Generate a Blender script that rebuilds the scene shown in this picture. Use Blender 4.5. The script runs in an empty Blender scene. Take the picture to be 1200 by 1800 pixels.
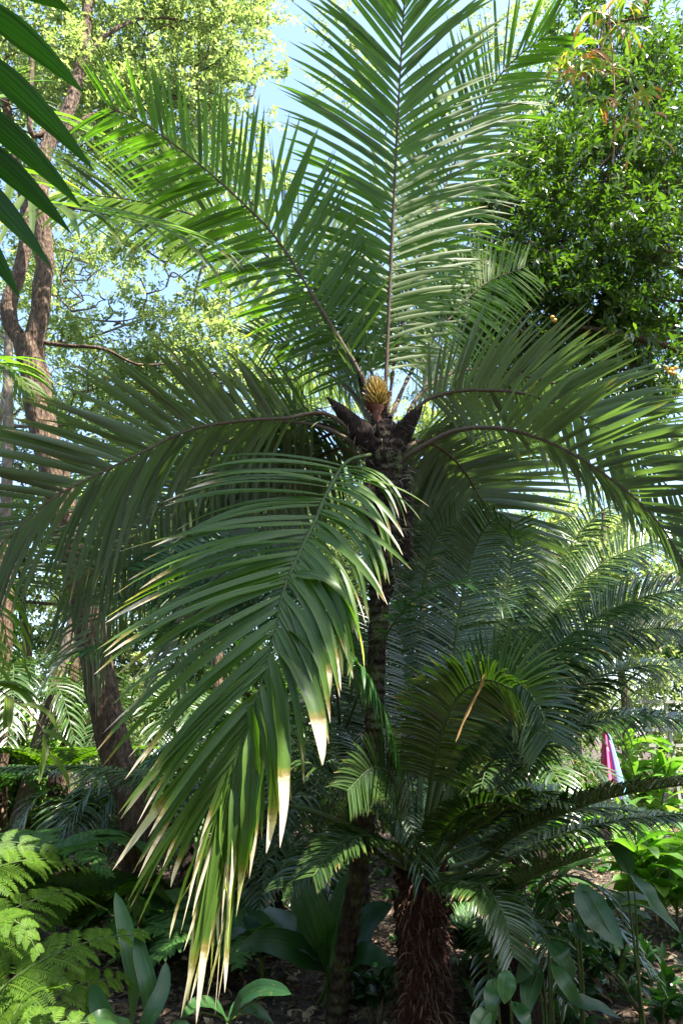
import bpy, math, random
import numpy as np
from mathutils import Vector
rng = np.random.default_rng(7)
random.seed(7)
C = bpy.context.scene.collection
SC = bpy.context.scene

# ---------------------------------------------------------------- camera
PITCH = math.radians(18.4)
CAM = np.array([0.0, 0.0, 1.6])
cam = bpy.data.cameras.new("camera"); co = bpy.data.objects.new("camera", cam); C.objects.link(co)
co.location = CAM; co.rotation_euler = (math.pi/2 + PITCH, 0, 0)
cam.sensor_fit = 'VERTICAL'; cam.sensor_height = 36; cam.lens = 24; cam.clip_start = 0.05; cam.clip_end = 2000
SC.camera = co
# ---------------------------------------------------------------- light
SUN = np.array([0.45, -0.26, 1.0]); SUN /= np.linalg.norm(SUN)
w = bpy.data.worlds.new("World"); SC.world = w; w.use_nodes = True
nt = w.node_tree; bg = nt.nodes['Background']
sky = nt.nodes.new('ShaderNodeTexSky'); sky.sky_type = 'NISHITA'; sky.sun_disc = False
sky.sun_elevation = math.asin(SUN[2]); sky.sun_rotation = math.atan2(SUN[0], SUN[1])
sky.altitude = 0; sky.air_density = 1.0; sky.dust_density = 1.2; sky.ozone_density = 1.2
nt.links.new(sky.outputs[0], bg.inputs[0]); bg.inputs[1].default_value = 0.12
sl = bpy.data.lights.new("sun", 'SUN'); sl.energy = 5.0; sl.angle = math.radians(0.5); sl.color = (1, .95, .86)
so = bpy.data.objects.new("sun", sl); C.objects.link(so)
so.rotation_euler = Vector(SUN).to_track_quat('Z', 'Y').to_euler(); so.location = (6, -6, 14)
SC.view_settings.view_transform = 'Standard'; SC.view_settings.look = 'None'
SC.view_settings.exposure = 2.3; SC.view_settings.gamma = 1
SC.render.engine = 'CYCLES'
cy = SC.cycles
cy.max_bounces = 7; cy.diffuse_bounces = 4; cy.glossy_bounces = 2; cy.transmission_bounces = 4; cy.transparent_max_bounces = 4
cy.sample_clamp_indirect = 6; cy.use_denoising = True

# ---------------------------------------------------------------- pixel helper (world point seen at pixel x, y of the 1200x1800 photo at forward distance Y)
def P(x, y, Y):
    u = (x-600)/1200.0; v = (900-y)/1200.0
    d = np.array([u, math.cos(PITCH)-v*math.sin(PITCH), math.sin(PITCH)+v*math.cos(PITCH)])
    return CAM + d*(Y/d[1])
def PP(pts): return np.array([P(*p) for p in pts])
def nrm(a): return a/np.maximum(np.linalg.norm(a, axis=-1, keepdims=True), 1e-9)
def curve(pts, n):
    """Catmull-Rom through pts (m,k), n points evenly spaced by length."""
    p = np.asarray(pts, float)
    if len(p) == 2:
        t = np.linspace(0, 1, n)[:, None]; return p[0]*(1-t)+p[1]*t
    q = np.vstack([2*p[0]-p[1], p, 2*p[-1]-p[-2]])
    out = []
    for i in range(1, len(q)-2):
        t = np.linspace(0, 1, 24, endpoint=False)[:, None]
        a, b, c, d = q[i-1], q[i], q[i+1], q[i+2]
        out.append(.5*((2*b)+(c-a)*t+(2*a-5*b+4*c-d)*t*t+(3*b-a-3*c+d)*t**3))
    out.append(q[-2][None]); o = np.vstack(out)
    s = np.r_[0, np.cumsum(np.linalg.norm(np.diff(o[:, :3], axis=0), axis=1))]
    si = np.linspace(0, s[-1], n)
    return np.stack([np.interp(si, s, o[:, k]) for k in range(o.shape[1])], 1)

# ---------------------------------------------------------------- mesh container
class MB:
    def __init__(s): s.V = []; s.F3 = []; s.F4 = []; s.C = []; s.n = 0; s.M4 = []; s.M3 = []
    def add(s, V, F, col=None, mat=0):
        V = np.asarray(V, float).reshape(-1, 3); F = np.asarray(F, int)
        if col is None: col = np.tile([.5, .5, 0, .5], (len(V), 1))
        s.V.append(V); s.C.append(np.asarray(col, float).reshape(-1, 4))
        if F.shape[1] == 4: s.F4.append(F+s.n); s.M4.append(np.full(len(F), mat))
        else: s.F3.append(F+s.n); s.M3.append(np.full(len(F), mat))
        s.n += len(V)
    def mesh(s, name, mats, loc=(0, 0, 0), smooth=True):
        V = np.vstack(s.V)-np.asarray(loc, float)
        q = np.vstack(s.F4) if s.F4 else np.zeros((0, 4), int); t = np.vstack(s.F3) if s.F3 else np.zeros((0, 3), int)
        me = bpy.data.meshes.new(name)
        me.vertices.add(len(V)); me.vertices.foreach_set('co', V.astype(np.float32).ravel())
        loops = np.r_[q.ravel(), t.ravel()]
        me.loops.add(len(loops)); me.loops.foreach_set('vertex_index', loops.astype(np.int32))
        st = np.r_[np.arange(len(q))*4, len(q)*4+np.arange(len(t))*3]
        me.polygons.add(len(st)); me.polygons.foreach_set('loop_start', st.astype(np.int32))
        mi = np.concatenate((s.M4 or [np.zeros(0)])+(s.M3 or [np.zeros(0)])).astype(np.int32)
        me.polygons.foreach_set('material_index', mi)
        me.polygons.foreach_set('use_smooth', np.full(len(st), smooth))
        at = me.attributes.new('col', 'FLOAT_COLOR', 'POINT')
        at.data.foreach_set('color', np.vstack(s.C).astype(np.float32).ravel())
        me.update(calc_edges=True); me.validate()
        for m in (mats if isinstance(mats, (list, tuple)) else [mats]): me.materials.append(m)
        return me
def tag(o, label=None, cat=None, group=None, kind=None):
    if label: o['label'] = label
    if cat: o['category'] = cat
    if group: o['group'] = group
    if kind: o['kind'] = kind
    return o
def thing(name, loc, label, cat, group=None):
    o = bpy.data.objects.new(name, None); C.objects.link(o); o.location = loc; o.empty_display_size = .1
    return tag(o, label, cat, group)
def origin(p):
    """world location of a thing and of its parts (parts sit at their thing's origin)"""
    x = np.zeros(3)
    while p is not None: x = x+np.array(p.location); p = p.parent
    return x
def obj(name, mb, mats, parent=None, loc=None, smooth=True, label=None):
    l = origin(parent) if parent is not None else np.asarray(loc if loc is not None else (0, 0, 0), float)
    o = bpy.data.objects.new(name, mb.mesh(name, mats, l, smooth)); C.objects.link(o)
    if parent is not None: o.parent = parent
    else: o.location = l
    if label: o['label'] = label
    return o
def copy_tree(o, loc=None, rz=0, sc=1, label=None, group=None):
    c = o.copy(); C.objects.link(c)
    if loc is not None: c.location = loc; c.rotation_euler = (0, 0, rz); c.scale = (sc, sc, sc)
    if label: c['label'] = label
    if group: c['group'] = group
    for ch in [k for k in o.children]:
        d = ch.copy(); C.objects.link(d); d.parent = c
        for g in ch.children:
            e = g.copy(); C.objects.link(e); e.parent = d
    return c

# ---------------------------------------------------------------- generators
def w_palm(t): return (.42+.58*np.minimum(1, t/.14))*np.maximum(1-t**3.0, 0.0)**.75+.015
def w_cycad(t): return np.minimum(1, .55+t/.2)*np.maximum(1-t**5, 0)**.8+.02
def w_ell(t): return np.sin(np.pi*np.clip(t, 0, 1)**.8)**.8+.01
def w_strap(t): return (.16+.84*np.clip((t-.05)/.4, 0, 1)**.8)*np.maximum(1-t**5, 0)**.7+.01
def w_heart(t): return np.where(t < .02, .35, 1)*(np.clip((1-t)/.75, 0, 1)**.7)*np.minimum(1, .6+t/.12)+.01
def strips(mb, Cn, N0, W, prof, fold=.25, rnd=None, dry=None, mat=0, wav=0.0, twist=None):
    """Cn (n,K+1,3) centre lines, N0 (n,3) upper side, W (n,) full widths."""
    n, K1, _ = Cn.shape; t = np.linspace(0, 1, K1)
    D = nrm(np.gradient(Cn, axis=1)); N = np.repeat(N0[:, None], K1, 1)
    N = nrm(N-(N*D).sum(-1, keepdims=True)*D)
    Wd = np.cross(D, N)
    if twist is not None:
        a = (twist[:, None]*t[None])[..., None]
        Wd, N = Wd*np.cos(a)+N*np.sin(a), N*np.cos(a)-Wd*np.sin(a)
    w_ = (W[:, None]*prof(t)[None]*.5)[..., None]
    off = -N*fold*w_
    if wav: 
        ph = rng.uniform(0, 6.28, n)[:, None]
        wv = (np.sin(t[None]*22+ph)*wav)[..., None]*w_*N
        wv2 = (np.sin(t[None]*19+ph*2)*wav)[..., None]*w_*N
    else: wv = wv2 = 0
    L = Cn-Wd*w_-off+wv; R = Cn+Wd*w_-off+wv2; M = Cn+off*.0
    V = np.stack([L, M, R], 2)
    if rnd is None: rnd = rng.random(n)
    if dry is None: dry = np.full(n, 1.3)
    col = np.zeros((n, K1, 3, 4)); col[..., 0] = rnd[:, None, None]; col[..., 1] = t[None, :, None]
    col[..., 2] = np.clip((t[None]-dry[:, None])/.12+.5, 0, 1)[..., None]; col[..., 3] = np.array([0, .5, 1])
    idx = np.arange(n*K1*3).reshape(n, K1, 3)
    F = [np.stack([idx[:, :-1, j], idx[:, :-1, j+1], idx[:, 1:, j+1], idx[:, 1:, j]], -1).reshape(-1, 4) for j in (0, 1)]
    mb.add(V.reshape(-1, 3), np.vstack(F), col.reshape(-1, 4), mat)
def grow(B, d, L, K, droop, side=None, curl=None):
    """centre lines from base points, directions; droop bends them to the ground."""
    n = len(B); out = [B]; d = nrm(d); p = B
    droop = np.broadcast_to(droop, (n,))
    for k in range(K):
        p = p+d*(L/K)[:, None]; out.append(p)
        d = d+np.array([0, 0, -1.0])*(droop*(.5+1.2*(k+1)/K)/K)[:, None]
        if side is not None: d = d+side*(curl/K)
        d = nrm(d)
    return np.stack(out, 1)
def bez(p0, p1, p2, K):
    t = np.linspace(0, 1, K+1)[None, :, None]
    return (1-t)**2*p0[:, None]+2*t*(1-t)*p1[:, None]+t*t*p2[:, None]
def tube(mb, pts, rad, sides=8, mat=0, rough=0.0, rv=.5):
    pts = np.asarray(pts, float); m = len(pts); rad = np.broadcast_to(rad, (m,)).astype(float)
    T = nrm(np.gradient(pts, axis=0)); a = np.array([1., 0, 0]) if abs(T[0][0]) < .8 else np.array([0, 1., 0])
    U = [nrm(np.cross(T[0], a))]
    for i in range(1, m): u = U[-1]-T[i]*U[-1].dot(T[i]); U.append(nrm(u))
    U = np.array(U); W = np.cross(T, U)
    an = np.linspace(0, 2*np.pi, sides, endpoint=False)
    r = rad[:, None]*(1+(rough*rng.normal(size=(m, sides)) if rough else 0))
    V = pts[:, None]+(U[:, None]*np.cos(an)[None, :, None]+W[:, None]*np.sin(an)[None, :, None])*r[..., None]
    idx = np.arange(m*sides).reshape(m, sides); nx = np.roll(idx, -1, 1)
    F = np.stack([idx[:-1], nx[:-1], nx[1:], idx[1:]], -1).reshape(-1, 4)
    col = np.zeros((m, sides, 4)); col[..., 0] = rv; col[..., 1] = np.linspace(0, 1, m)[:, None]; col[..., 3] = an/6.2832
    mb.add(V.reshape(-1, 3), F, col.reshape(-1, 4), mat)
    cap = np.vstack([pts[:1], pts[-1:]]); b = np.arange(sides)
    Vc = np.vstack([V[-1], pts[-1:]+T[-1]*rad[-1]*.3]); mb.add(Vc, np.stack([b, np.roll(b, -1), np.full(sides, sides)], 1), None, mat)
def rframe(pts, hint, roll=(0, 0)):
    T = nrm(np.gradient(pts, axis=0)); h = np.asarray(hint, float)
    n0 = nrm(h-T[0]*h.dot(T[0])); N = [n0]
    for i in range(1, len(pts)): v = N[-1]-T[i]*N[-1].dot(T[i]); N.append(nrm(v))
    N = np.array(N); S = np.cross(T, N)
    r = np.linspace(roll[0], roll[1], len(pts))[:, None]
    return T, S*np.cos(r)+N*np.sin(r), N*np.cos(r)-S*np.sin(r)

def frond(parent, pts, hint=(0, 0, 1), n=60, L=.9, W=.055, a=(70, 35), e=(15, 15), droop=(.3, .3), s0=.12, lp=(.55, 1, .45),
          prof=w_palm, K=6, mats=None, r=(.018, .004), roll=(0, 0), dry=(1.08, .08), fold=.3, jit=.06, lside=(1, 1), stalk=True,
          tw=.3, bunch=0, world=False, name='frond', label=None, skip=0.04, wav=.05, rnd0=None):
    """one pinnate leaf: a mesh of leaflets with its stalk as a sub-part. pts: pixel+distance points (or world points)."""
    p = np.asarray(pts, float) if world else PP(pts)
    N_ = 80; c = curve(p, N_); T, S, N = rframe(c, hint, roll)
    mb = MB()
    for sgn, k in ((1, 0), (-1, 1)):
        s = np.linspace(s0, 1, n)+rng.normal(0, .25/n, n); s = np.clip(s, 0, 1)
        if bunch: s = s+np.sin(np.arange(n)*2*np.pi/bunch)*.35/n
        if skip: s = s[rng.random(n) > skip]
        m = len(s); q = (s-s0)/(1-s0); q = np.clip(q, 0, 1)
        f = s*(N_-1); i = np.clip(f.astype(int), 0, N_-2); fr = (f-i)[:, None]
        B = c[i]*(1-fr)+c[i+1]*fr; Ti, Si, Ni = T[i], S[i]*sgn, N[i]
        ang = np.radians(a[0]+(a[1]-a[0])*q+rng.normal(0, jit*40, m))
        el = np.radians(e[k]+rng.normal(0, jit*60, m))
        d = Ti*np.cos(ang)[:, None]+(Si*np.cos(el)[:, None]+Ni*np.sin(el)[:, None])*np.sin(ang)[:, None]
        ln = L*lside[k]*np.interp(q, [0, .45, 1], lp)*(1+rng.normal(0, .05, m))
        Cn = grow(B+Ni*r[1]*.3, d, ln, K, droop[k]*(1+rng.normal(0, .25, m)))
        dr = np.full(m, 1.3) if dry[0] > 1.25 else np.clip(rng.normal(dry[0], dry[1], m), .3, 1.3)
        rv = rng.random(m)*.6+rng.random()*.4 if rnd0 is None else np.clip(rnd0+rng.normal(0, .1, m), 0, 1)
        strips(mb, Cn, Ni+rng.normal(0, .15, (m, 3)), W*np.interp(q, [0, .15, .7, 1], [.7, 1, 1, .6])*(1+rng.normal(0, .08, m)), prof, fold, rv, dr, 0, wav,
               rng.normal(0, tw, m))
    o = obj(name, mb, mats[0], parent, label=label)
    if stalk:
        sb = MB(); tube(sb, c, np.linspace(r[0], r[1], N_)*(1+.12*rng.normal(size=N_)*(r[0] > .012)), 6, 0); obj('stalk', sb, mats[1], o)
    return o

def kites(mb, B, D, N, L, W, rnd, mat=0, fold=.2, wide=.45):
    """small leaves: 4 verts, folded along the midrib"""
    D = nrm(D); S = nrm(np.cross(D, N)); Nn = np.cross(S, D); n = len(B); L = L[:, None]; W = W[:, None]
    m = B+D*L*wide
    V = np.stack([B, m-S*W*.5+Nn*fold*W, B+D*L, m+S*W*.5+Nn*fold*W], 1)
    idx = np.arange(n*4).reshape(n, 4)
    col = np.zeros((n, 4, 4)); col[..., 0] = rnd[:, None]; col[..., 1] = [0, .5, 1, .5]; col[..., 3] = [.5, 0, .5, 1]
    F = np.vstack([idx[:, [0, 1, 2]], idx[:, [0, 2, 3]]])
    mb.add(V.reshape(-1, 3), F, col.reshape(-1, 4), mat)
def lvs(mb, B, D, N, L, W, rnd, mat=0, fold=.2):
    """larger leaves: a pointed oval, 8 verts"""
    D = nrm(D); S = nrm(np.cross(D, N)); Nn = np.cross(S, D); n = len(B); L = L[:, None]; W = W[:, None]
    V = np.stack([B, B+D*L*.3-S*W*.46+Nn*fold*W*.5, B+D*L*.33, B+D*L*.3+S*W*.46+Nn*fold*W*.5,
                  B+D*L*.68-S*W*.4-Nn*W*.05, B+D*L*.68-Nn*W*.25, B+D*L*.68+S*W*.4-Nn*W*.05, B+D*L-Nn*W*.5], 1)
    idx = np.arange(n*8).reshape(n, 8)
    col = np.zeros((n, 8, 4)); col[..., 0] = rnd[:, None]; col[..., 1] = [0, .3, .3, .3, .7, .7, .7, 1]; col[..., 3] = [.5, 0, .5, 1, 0, .5, 1, .5]
    F3 = np.vstack([idx[:, [0, 1, 2]], idx[:, [0, 2, 3]], idx[:, [4, 7, 5]], idx[:, [5, 7, 6]]])
    F4 = np.vstack([idx[:, [1, 4, 5, 2]], idx[:, [2, 5, 6, 3]]])
    k = mb.n; mb.add(V.reshape(-1, 3), F3, col.reshape(-1, 4), mat)
    mb.F4.append(F4+k); mb.M4.append(np.full(len(F4), mat))

def sphere_dirs(n):
    v = rng.normal(size=(n, 3)); return nrm(v)
def crown(mb, blobs, per, lpt, L, W, mat=0, wood=1, big=False, up=.25, twl=.35, shell=.35, tipcol=False, hang=0):
    """leafy twigs filling ellipsoid blobs [(centre, (rx,ry,rz), weight)]"""
    for c, R, wt in blobs:
        n = int(per*wt)
        if n < 1: continue
        # uneven: sub-clumps inside the blob
        ns = max(3, n//14); sc = sphere_dirs(ns)*(rng.random(ns)**.4)[:, None]
        own = rng.integers(0, ns, n)
        q = sc[own]*1.05+rng.normal(0, .2, (n, 3))
        B = c+q*np.asarray(R); out = nrm(q*np.asarray(R)+rng.normal(0, .5, (n, 3))*np.mean(R)+np.array([0, 0, up-hang]))
        tl = twl*rng.uniform(.6, 1.3, n)
        m = lpt; tt = np.tile(np.linspace(.12, 1, m), n); b = np.repeat(np.arange(n), m)
        pos = B[b]+out[b]*(tl[b]*tt)[:, None]+np.array([0, 0, -1.])*((tt**2)*tl[b]*.2)[:, None]
        ph = np.tile(np.arange(m)*2.4, n)+rng.uniform(0, 6.28, n)[b]
        a = nrm(np.cross(out[b], np.array([.3, .2, 1.]))); c2 = np.cross(out[b], a)
        rad = a*np.cos(ph)[:, None]+c2*np.sin(ph)[:, None]
        D = nrm(rad*.9+out[b]*.7+rng.normal(0, .2, rad.shape)-np.array([0, 0, .25+hang]))
        Nn = nrm(np.array([0, 0, 1.])+rng.normal(0, .45, D.shape)+out[b]*.3)
        ll = L*rng.uniform(.6, 1.15, len(b)); rv = np.clip(rng.random(n)[b]*.55+rng.random(len(b))*.45, 0, 1)
        (lvs if big else kites)(mb, pos, D, Nn, ll, W/L*ll*rng.uniform(.8, 1.2, len(b)), rv, mat)
        # thin twigs as 3-sided slivers
        e = B+out*tl[:, None]; s_ = a[::m]*.004
        V = np.stack([B-s_, B+s_, e], 1); idx = np.arange(n*3).reshape(n, 3); mb.add(V.reshape(-1, 3), idx, None, wood)
def limbs(mb, paths, sides=10, rough=.05, mat=0, seg=26):
    for pts, r0, r1 in paths:
        c = curve(pts, seg); wob = rng.normal(0, r0*.06, c.shape); wob[0] = 0
        tube(mb, c+wob, np.linspace(r0, r1, seg), sides, mat, rough)
def branches(mb, limb_pts, targets, r=.03, mat=0):
    A = np.vstack(limb_pts)
    for t in targets:
        d = np.linalg.norm(A-t, axis=1)+np.maximum(0, A[:, 2]-t[2]+.2)*2.5; j = np.argmin(d); p = A[j]; l = np.linalg.norm(t-p)
        mid = (p+t)/2+rng.normal(0, .1*l, 3)+np.array([0, 0, -.06*l]); m2 = p*.25+t*.75+rng.normal(0, .08*l, 3)
        c = curve([p, mid, m2, t], 12); tube(mb, c, np.linspace(r*min(1.6, .5+.3*l), r*.22, 12), 5, mat, .06)
        A = np.vstack([A, c[3:]])

# ---------------------------------------------------------------- materials
def newmat(name):
    m = bpy.data.materials.new(name); m.use_nodes = True; t = m.node_tree; t.nodes.clear(); return m, t
def nd(t, k, **kw):
    n = t.nodes.new(k)
    for a, v in kw.items(): setattr(n, a, v)
    return n
def ramp(t, cols, fac=None):
    r = nd(t, 'ShaderNodeValToRGB'); e = r.color_ramp.elements
    while len(e) < len(cols): e.new(.5)
    for x, (p, c) in zip(e, cols): x.position = p; x.color = (*c, 1)
    if fac is not None: t.links.new(fac, r.inputs[0])
    return r
def leafmat(name, cols, dry=(.55, .42, .25), trans=.32, tcol=(1.5, 1.7, .5), rough=.38, vein=0.0, edge=None, spec=.5, tip=None, spots=.0, under=None, speck=0):
    m, t = newmat(name); l = t.links.new
    at = nd(t, 'ShaderNodeAttribute', attribute_name='col'); sp = nd(t, 'ShaderNodeSeparateColor'); l(at.outputs['Color'], sp.inputs[0])
    k = len(cols); r = ramp(t, [(i/(k-1), c) for i, c in enumerate(cols)], sp.outputs[0]); col = r.outputs[0]
    if spots:
        ge = nd(t, 'ShaderNodeNewGeometry'); no = nd(t, 'ShaderNodeTexNoise'); no.inputs['Scale'].default_value = 9; no.inputs['Detail'].default_value = 3
        l(ge.outputs['Position'], no.inputs['Vector'])
        h = nd(t, 'ShaderNodeHueSaturation'); mr = nd(t, 'ShaderNodeMapRange'); mr.inputs[3].default_value = 1-spots; mr.inputs[4].default_value = 1+spots
        l(no.outputs[0], mr.inputs[0]); l(mr.outputs[0], h.inputs['Value']); l(col, h.inputs['Color']); col = h.outputs[0]
    if vein:
        cv = nd(t, 'ShaderNodeCombineXYZ'); mm = nd(t, 'ShaderNodeMath', operation='MULTIPLY'); mm.inputs[1].default_value = 16; l(at.outputs['Alpha'], mm.inputs[0]); l(mm.outputs[0], cv.inputs[0])
        m2 = nd(t, 'ShaderNodeMath', operation='MULTIPLY'); m2.inputs[1].default_value = 40; l(sp.outputs[0], m2.inputs[0]); l(m2.outputs[0], cv.inputs[1]); l(sp.outputs[1], cv.inputs[2])
        no = nd(t, 'ShaderNodeTexNoise'); no.inputs['Scale'].default_value = 1.0; no.inputs['Detail'].default_value = 2; l(cv.outputs[0], no.inputs['Vector'])
        h = nd(t, 'ShaderNodeHueSaturation'); mr = nd(t, 'ShaderNodeMapRange'); mr.inputs[1].default_value = .3; mr.inputs[2].default_value = .7
        mr.inputs[3].default_value = 1-vein; mr.inputs[4].default_value = 1+vein
        l(no.outputs[0], mr.inputs[0]); l(mr.outputs[0], h.inputs['Value']); l(col, h.inputs['Color']); col = h.outputs[0]
    if under:
        g2 = nd(t, 'ShaderNodeNewGeometry'); mu = nd(t, 'ShaderNodeMixRGB'); ml = nd(t, 'ShaderNodeMath', operation='MULTIPLY'); ml.inputs[1].default_value = under[1]
        l(g2.outputs['Backfacing'], ml.inputs[0]); l(ml.outputs[0], mu.inputs[0]); l(col, mu.inputs[1]); mu.inputs[2].default_value = (*under[0], 1); col = mu.outputs[0]
    if speck:
        g3 = nd(t, 'ShaderNodeNewGeometry'); n3 = nd(t, 'ShaderNodeTexNoise'); n3.inputs['Scale'].default_value = 38; n3.inputs['Detail'].default_value = 5; n3.inputs['Roughness'].default_value = .7; l(g3.outputs['Position'], n3.inputs['Vector'])
        r3 = ramp(t, [(.6, (0, 0, 0)), (.68, (speck,)*3)], n3.outputs[0]); ms = nd(t, 'ShaderNodeMixRGB'); l(r3.outputs[0], ms.inputs[0]); l(col, ms.inputs[1]); ms.inputs[2].default_value = (.16, .12, .05, 1); col = ms.outputs[0]
        ds = nd(t, 'ShaderNodeMath', operation='MULTIPLY_ADD'); l(n3.outputs[0], ds.inputs[0]); ds.inputs[1].default_value = 1.2; ds.inputs[2].default_value = -.45
        da = nd(t, 'ShaderNodeMath', operation='ADD', use_clamp=True); l(sp.outputs[2], da.inputs[0]); l(ds.outputs[0], da.inputs[1]); dm = nd(t, 'ShaderNodeMath', operation='MULTIPLY', use_clamp=True)
        st_ = nd(t, 'ShaderNodeMath', operation='MULTIPLY', use_clamp=True); l(sp.outputs[2], st_.inputs[0]); st_.inputs[1].default_value = 6; l(da.outputs[0], dm.inputs[0]); l(st_.outputs[0], dm.inputs[1]); dryf = dm.outputs[0]
    else: dryf = sp.outputs[2]
    dr = ramp(t, [(0, (0, 0, 0)), (.25, (.2, .2, .2)), (1, (1, 1, 1))], dryf)
    yl = nd(t, 'ShaderNodeMixRGB'); l(dr.outputs[0], yl.inputs[0]); l(col, yl.inputs[1])
    dc = ramp(t, [(0, (.32, .34, .05)), (.45, (.36, .2, .06)), (1, dry)], dryf); l(dc.outputs[0], yl.inputs[2]); col = yl.outputs[0]
    pb = nd(t, 'ShaderNodeBsdfPrincipled'); l(col, pb.inputs['Base Color']); pb.inputs['Roughness'].default_value = rough
    pb.inputs['Specular IOR Level'].default_value = spec
    tr = nd(t, 'ShaderNodeBsdfTranslucent'); tm = nd(t, 'ShaderNodeMixRGB', blend_type='MULTIPLY'); tm.inputs[0].default_value = 1
    l(col, tm.inputs[1]); tm.inputs[2].default_value = (*tcol, 1); l(tm.outputs[0], tr.inputs[0])
    mx = nd(t, 'ShaderNodeMixShader'); mx.inputs[0].default_value = trans; l(pb.outputs[0], mx.inputs[1]); l(tr.outputs[0], mx.inputs[2])
    o = nd(t, 'ShaderNodeOutputMaterial'); l(mx.outputs[0], o.inputs[0]); return m
def barkmat(name, c0, c1, c2, sx=(6, 6, 1.5), bump=.6, rough=.85, moss=None, rings=0):
    m, t = newmat(name); l = t.links.new
    ge = nd(t, 'ShaderNodeNewGeometry'); mp = nd(t, 'ShaderNodeMapping'); mp.inputs['Scale'].default_value = sx; l(ge.outputs['Position'], mp.inputs[0])
    no = nd(t, 'ShaderNodeTexNoise'); no.inputs['Scale'].default_value = 4; no.inputs['Detail'].default_value = 8; no.inputs['Roughness'].default_value = .7; l(mp.outputs[0], no.inputs['Vector'])
    vo = nd(t, 'ShaderNodeTexVoronoi'); vo.inputs['Scale'].default_value = 6; l(mp.outputs[0], vo.inputs['Vector'])
    r = ramp(t, [(.3, c0), (.5, c1), (.72, c2)], no.outputs[0]); col = r.outputs[0]
    hgt = nd(t, 'ShaderNodeMath', operation='ADD'); l(no.outputs[0], hgt.inputs[0]); l(vo.outputs[0], hgt.inputs[1]); h = hgt.outputs[0]
    if rings:
        wv = nd(t, 'ShaderNodeTexWave', bands_direction='Z'); wv.inputs['Scale'].default_value = rings; wv.inputs['Distortion'].default_value = 3; wv.inputs['Detail'].default_value = 2
        l(ge.outputs['Position'], wv.inputs[0]); a = nd(t, 'ShaderNodeMath', operation='ADD'); l(h, a.inputs[0]); l(wv.outputs[0], a.inputs[1]); h = a.outputs[0]
    if moss:
        n2 = nd(t, 'ShaderNodeTexNoise'); n2.inputs['Scale'].default_value = 7; n2.inputs['Detail'].default_value = 6; l(ge.outputs['Position'], n2.inputs['Vector'])
        rr = ramp(t, [(.5, (0, 0, 0)), (.62, (1, 1, 1))], n2.outputs[0]); mx = nd(t, 'ShaderNodeMixRGB'); l(rr.outputs[0], mx.inputs[0]); l(col, mx.inputs[1]); mx.inputs[2].default_value = (*moss, 1); col = mx.outputs[0]
    bu = nd(t, 'ShaderNodeBump'); bu.inputs['Strength'].default_value = bump; bu.inputs['Distance'].default_value = .03; l(h, bu.inputs['Height'])
    pb = nd(t, 'ShaderNodeBsdfPrincipled'); l(col, pb.inputs['Base Color']); pb.inputs['Roughness'].default_value = rough; pb.inputs['Specular IOR Level'].default_value = .2
    l(bu.outputs[0], pb.inputs['Normal']); o = nd(t, 'ShaderNodeOutputMaterial'); l(pb.outputs[0], o.inputs[0]); return m

M = {}
M['palm'] = leafmat('palm_leaf', [(.058, .088, .017), (.08, .12, .02), (.118, .155, .03)], trans=.52, vein=.4, rough=.5, tcol=(1.6, 2.7, .35), spec=.25, under=((.12, .16, .06), .25), speck=.35)  # lit copy of the palm leaf: sun glow put into its translucency
M['palm_shade'] = leafmat('palm_leaf_shaded', [(.045, .075, .028), (.062, .098, .035), (.09, .13, .048)], trans=.2, vein=.4, rough=.4, tcol=(1.6, 2.3, .5), spec=.5, under=((.14, .165, .115), .55), speck=.35)  # shaded copy of the palm leaf: grey shade and sheen put into its colour
M['palmf'] = leafmat('palm_leaf_front', [(.045, .09, .014), (.068, .13, .018), (.1, .17, .026)], dry=(.75, .62, .48), trans=.42, vein=.5, rough=.4, tcol=(1.6, 2.2, .35), spec=.45, speck=.5)
M['cyc'] = leafmat('cycad_leaf', [(.024, .048, .011), (.034, .068, .014), (.052, .095, .02)], trans=.14, rough=.27, tcol=(1.6, 2.2, .4), spec=.7)
M['gloss'] = leafmat('glossy_leaf', [(.02, .065, .014), (.03, .09, .018), (.05, .13, .024)], trans=.3, rough=.36, vein=.3, tcol=(1.5, 2.2, .4), spec=.6)
M['near'] = leafmat('near_leaf', [(.014, .04, .008), (.03, .075, .014)], trans=.45, rough=.38, vein=.6, tcol=(1.5, 2.4, .3))
M['fern'] = leafmat('fern_leaf', [(.045, .095, .008), (.07, .14, .012), (.11, .18, .016)], trans=.45, rough=.55, tcol=(1.7, 2.0, .3), spec=.2, speck=.25)
M['fern2'] = leafmat('fern_leaf_deep', [(.04, .12, .03), (.07, .17, .035), (.1, .22, .04)], trans=.35, rough=.5)
M['tree1'] = leafmat('tree_leaf_pale', [(.1, .138, .052), (.175, .215, .095), (.38, .4, .25)], trans=.6, rough=.38, tcol=(1.45, 1.65, .75))
M['tree2'] = leafmat('tree_leaf_glossy', [(.03, .055, .012), (.05, .09, .018), (.078, .125, .028), (.13, .17, .05)], trans=.32, rough=.33, tcol=(1.6, 2.1, .35), spec=.5)
M['tree3'] = leafmat('tree_leaf_mid', [(.04, .1, .025), (.07, .15, .03), (.12, .21, .05)], trans=.4, rough=.4)
M['orange'] = leafmat('bamboo_leaf', [(.12, .2, .03), (.2, .26, .04), (.5, .2, .05), (.4, .12, .04)], trans=.4, rough=.5, tcol=(1.6, 1.5, .5))
M['broad'] = leafmat('broad_leaf', [(.012, .042, .013), (.022, .065, .017), (.04, .095, .022)], trans=.2, rough=.38, vein=.35, tcol=(1.5, 2.2, .4), spec=.35, speck=.3)
M['lime'] = leafmat('lime_leaf', [(.08, .2, .03), (.14, .28, .05), (.2, .34, .07)], trans=.4, rough=.35, vein=.2)
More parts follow.
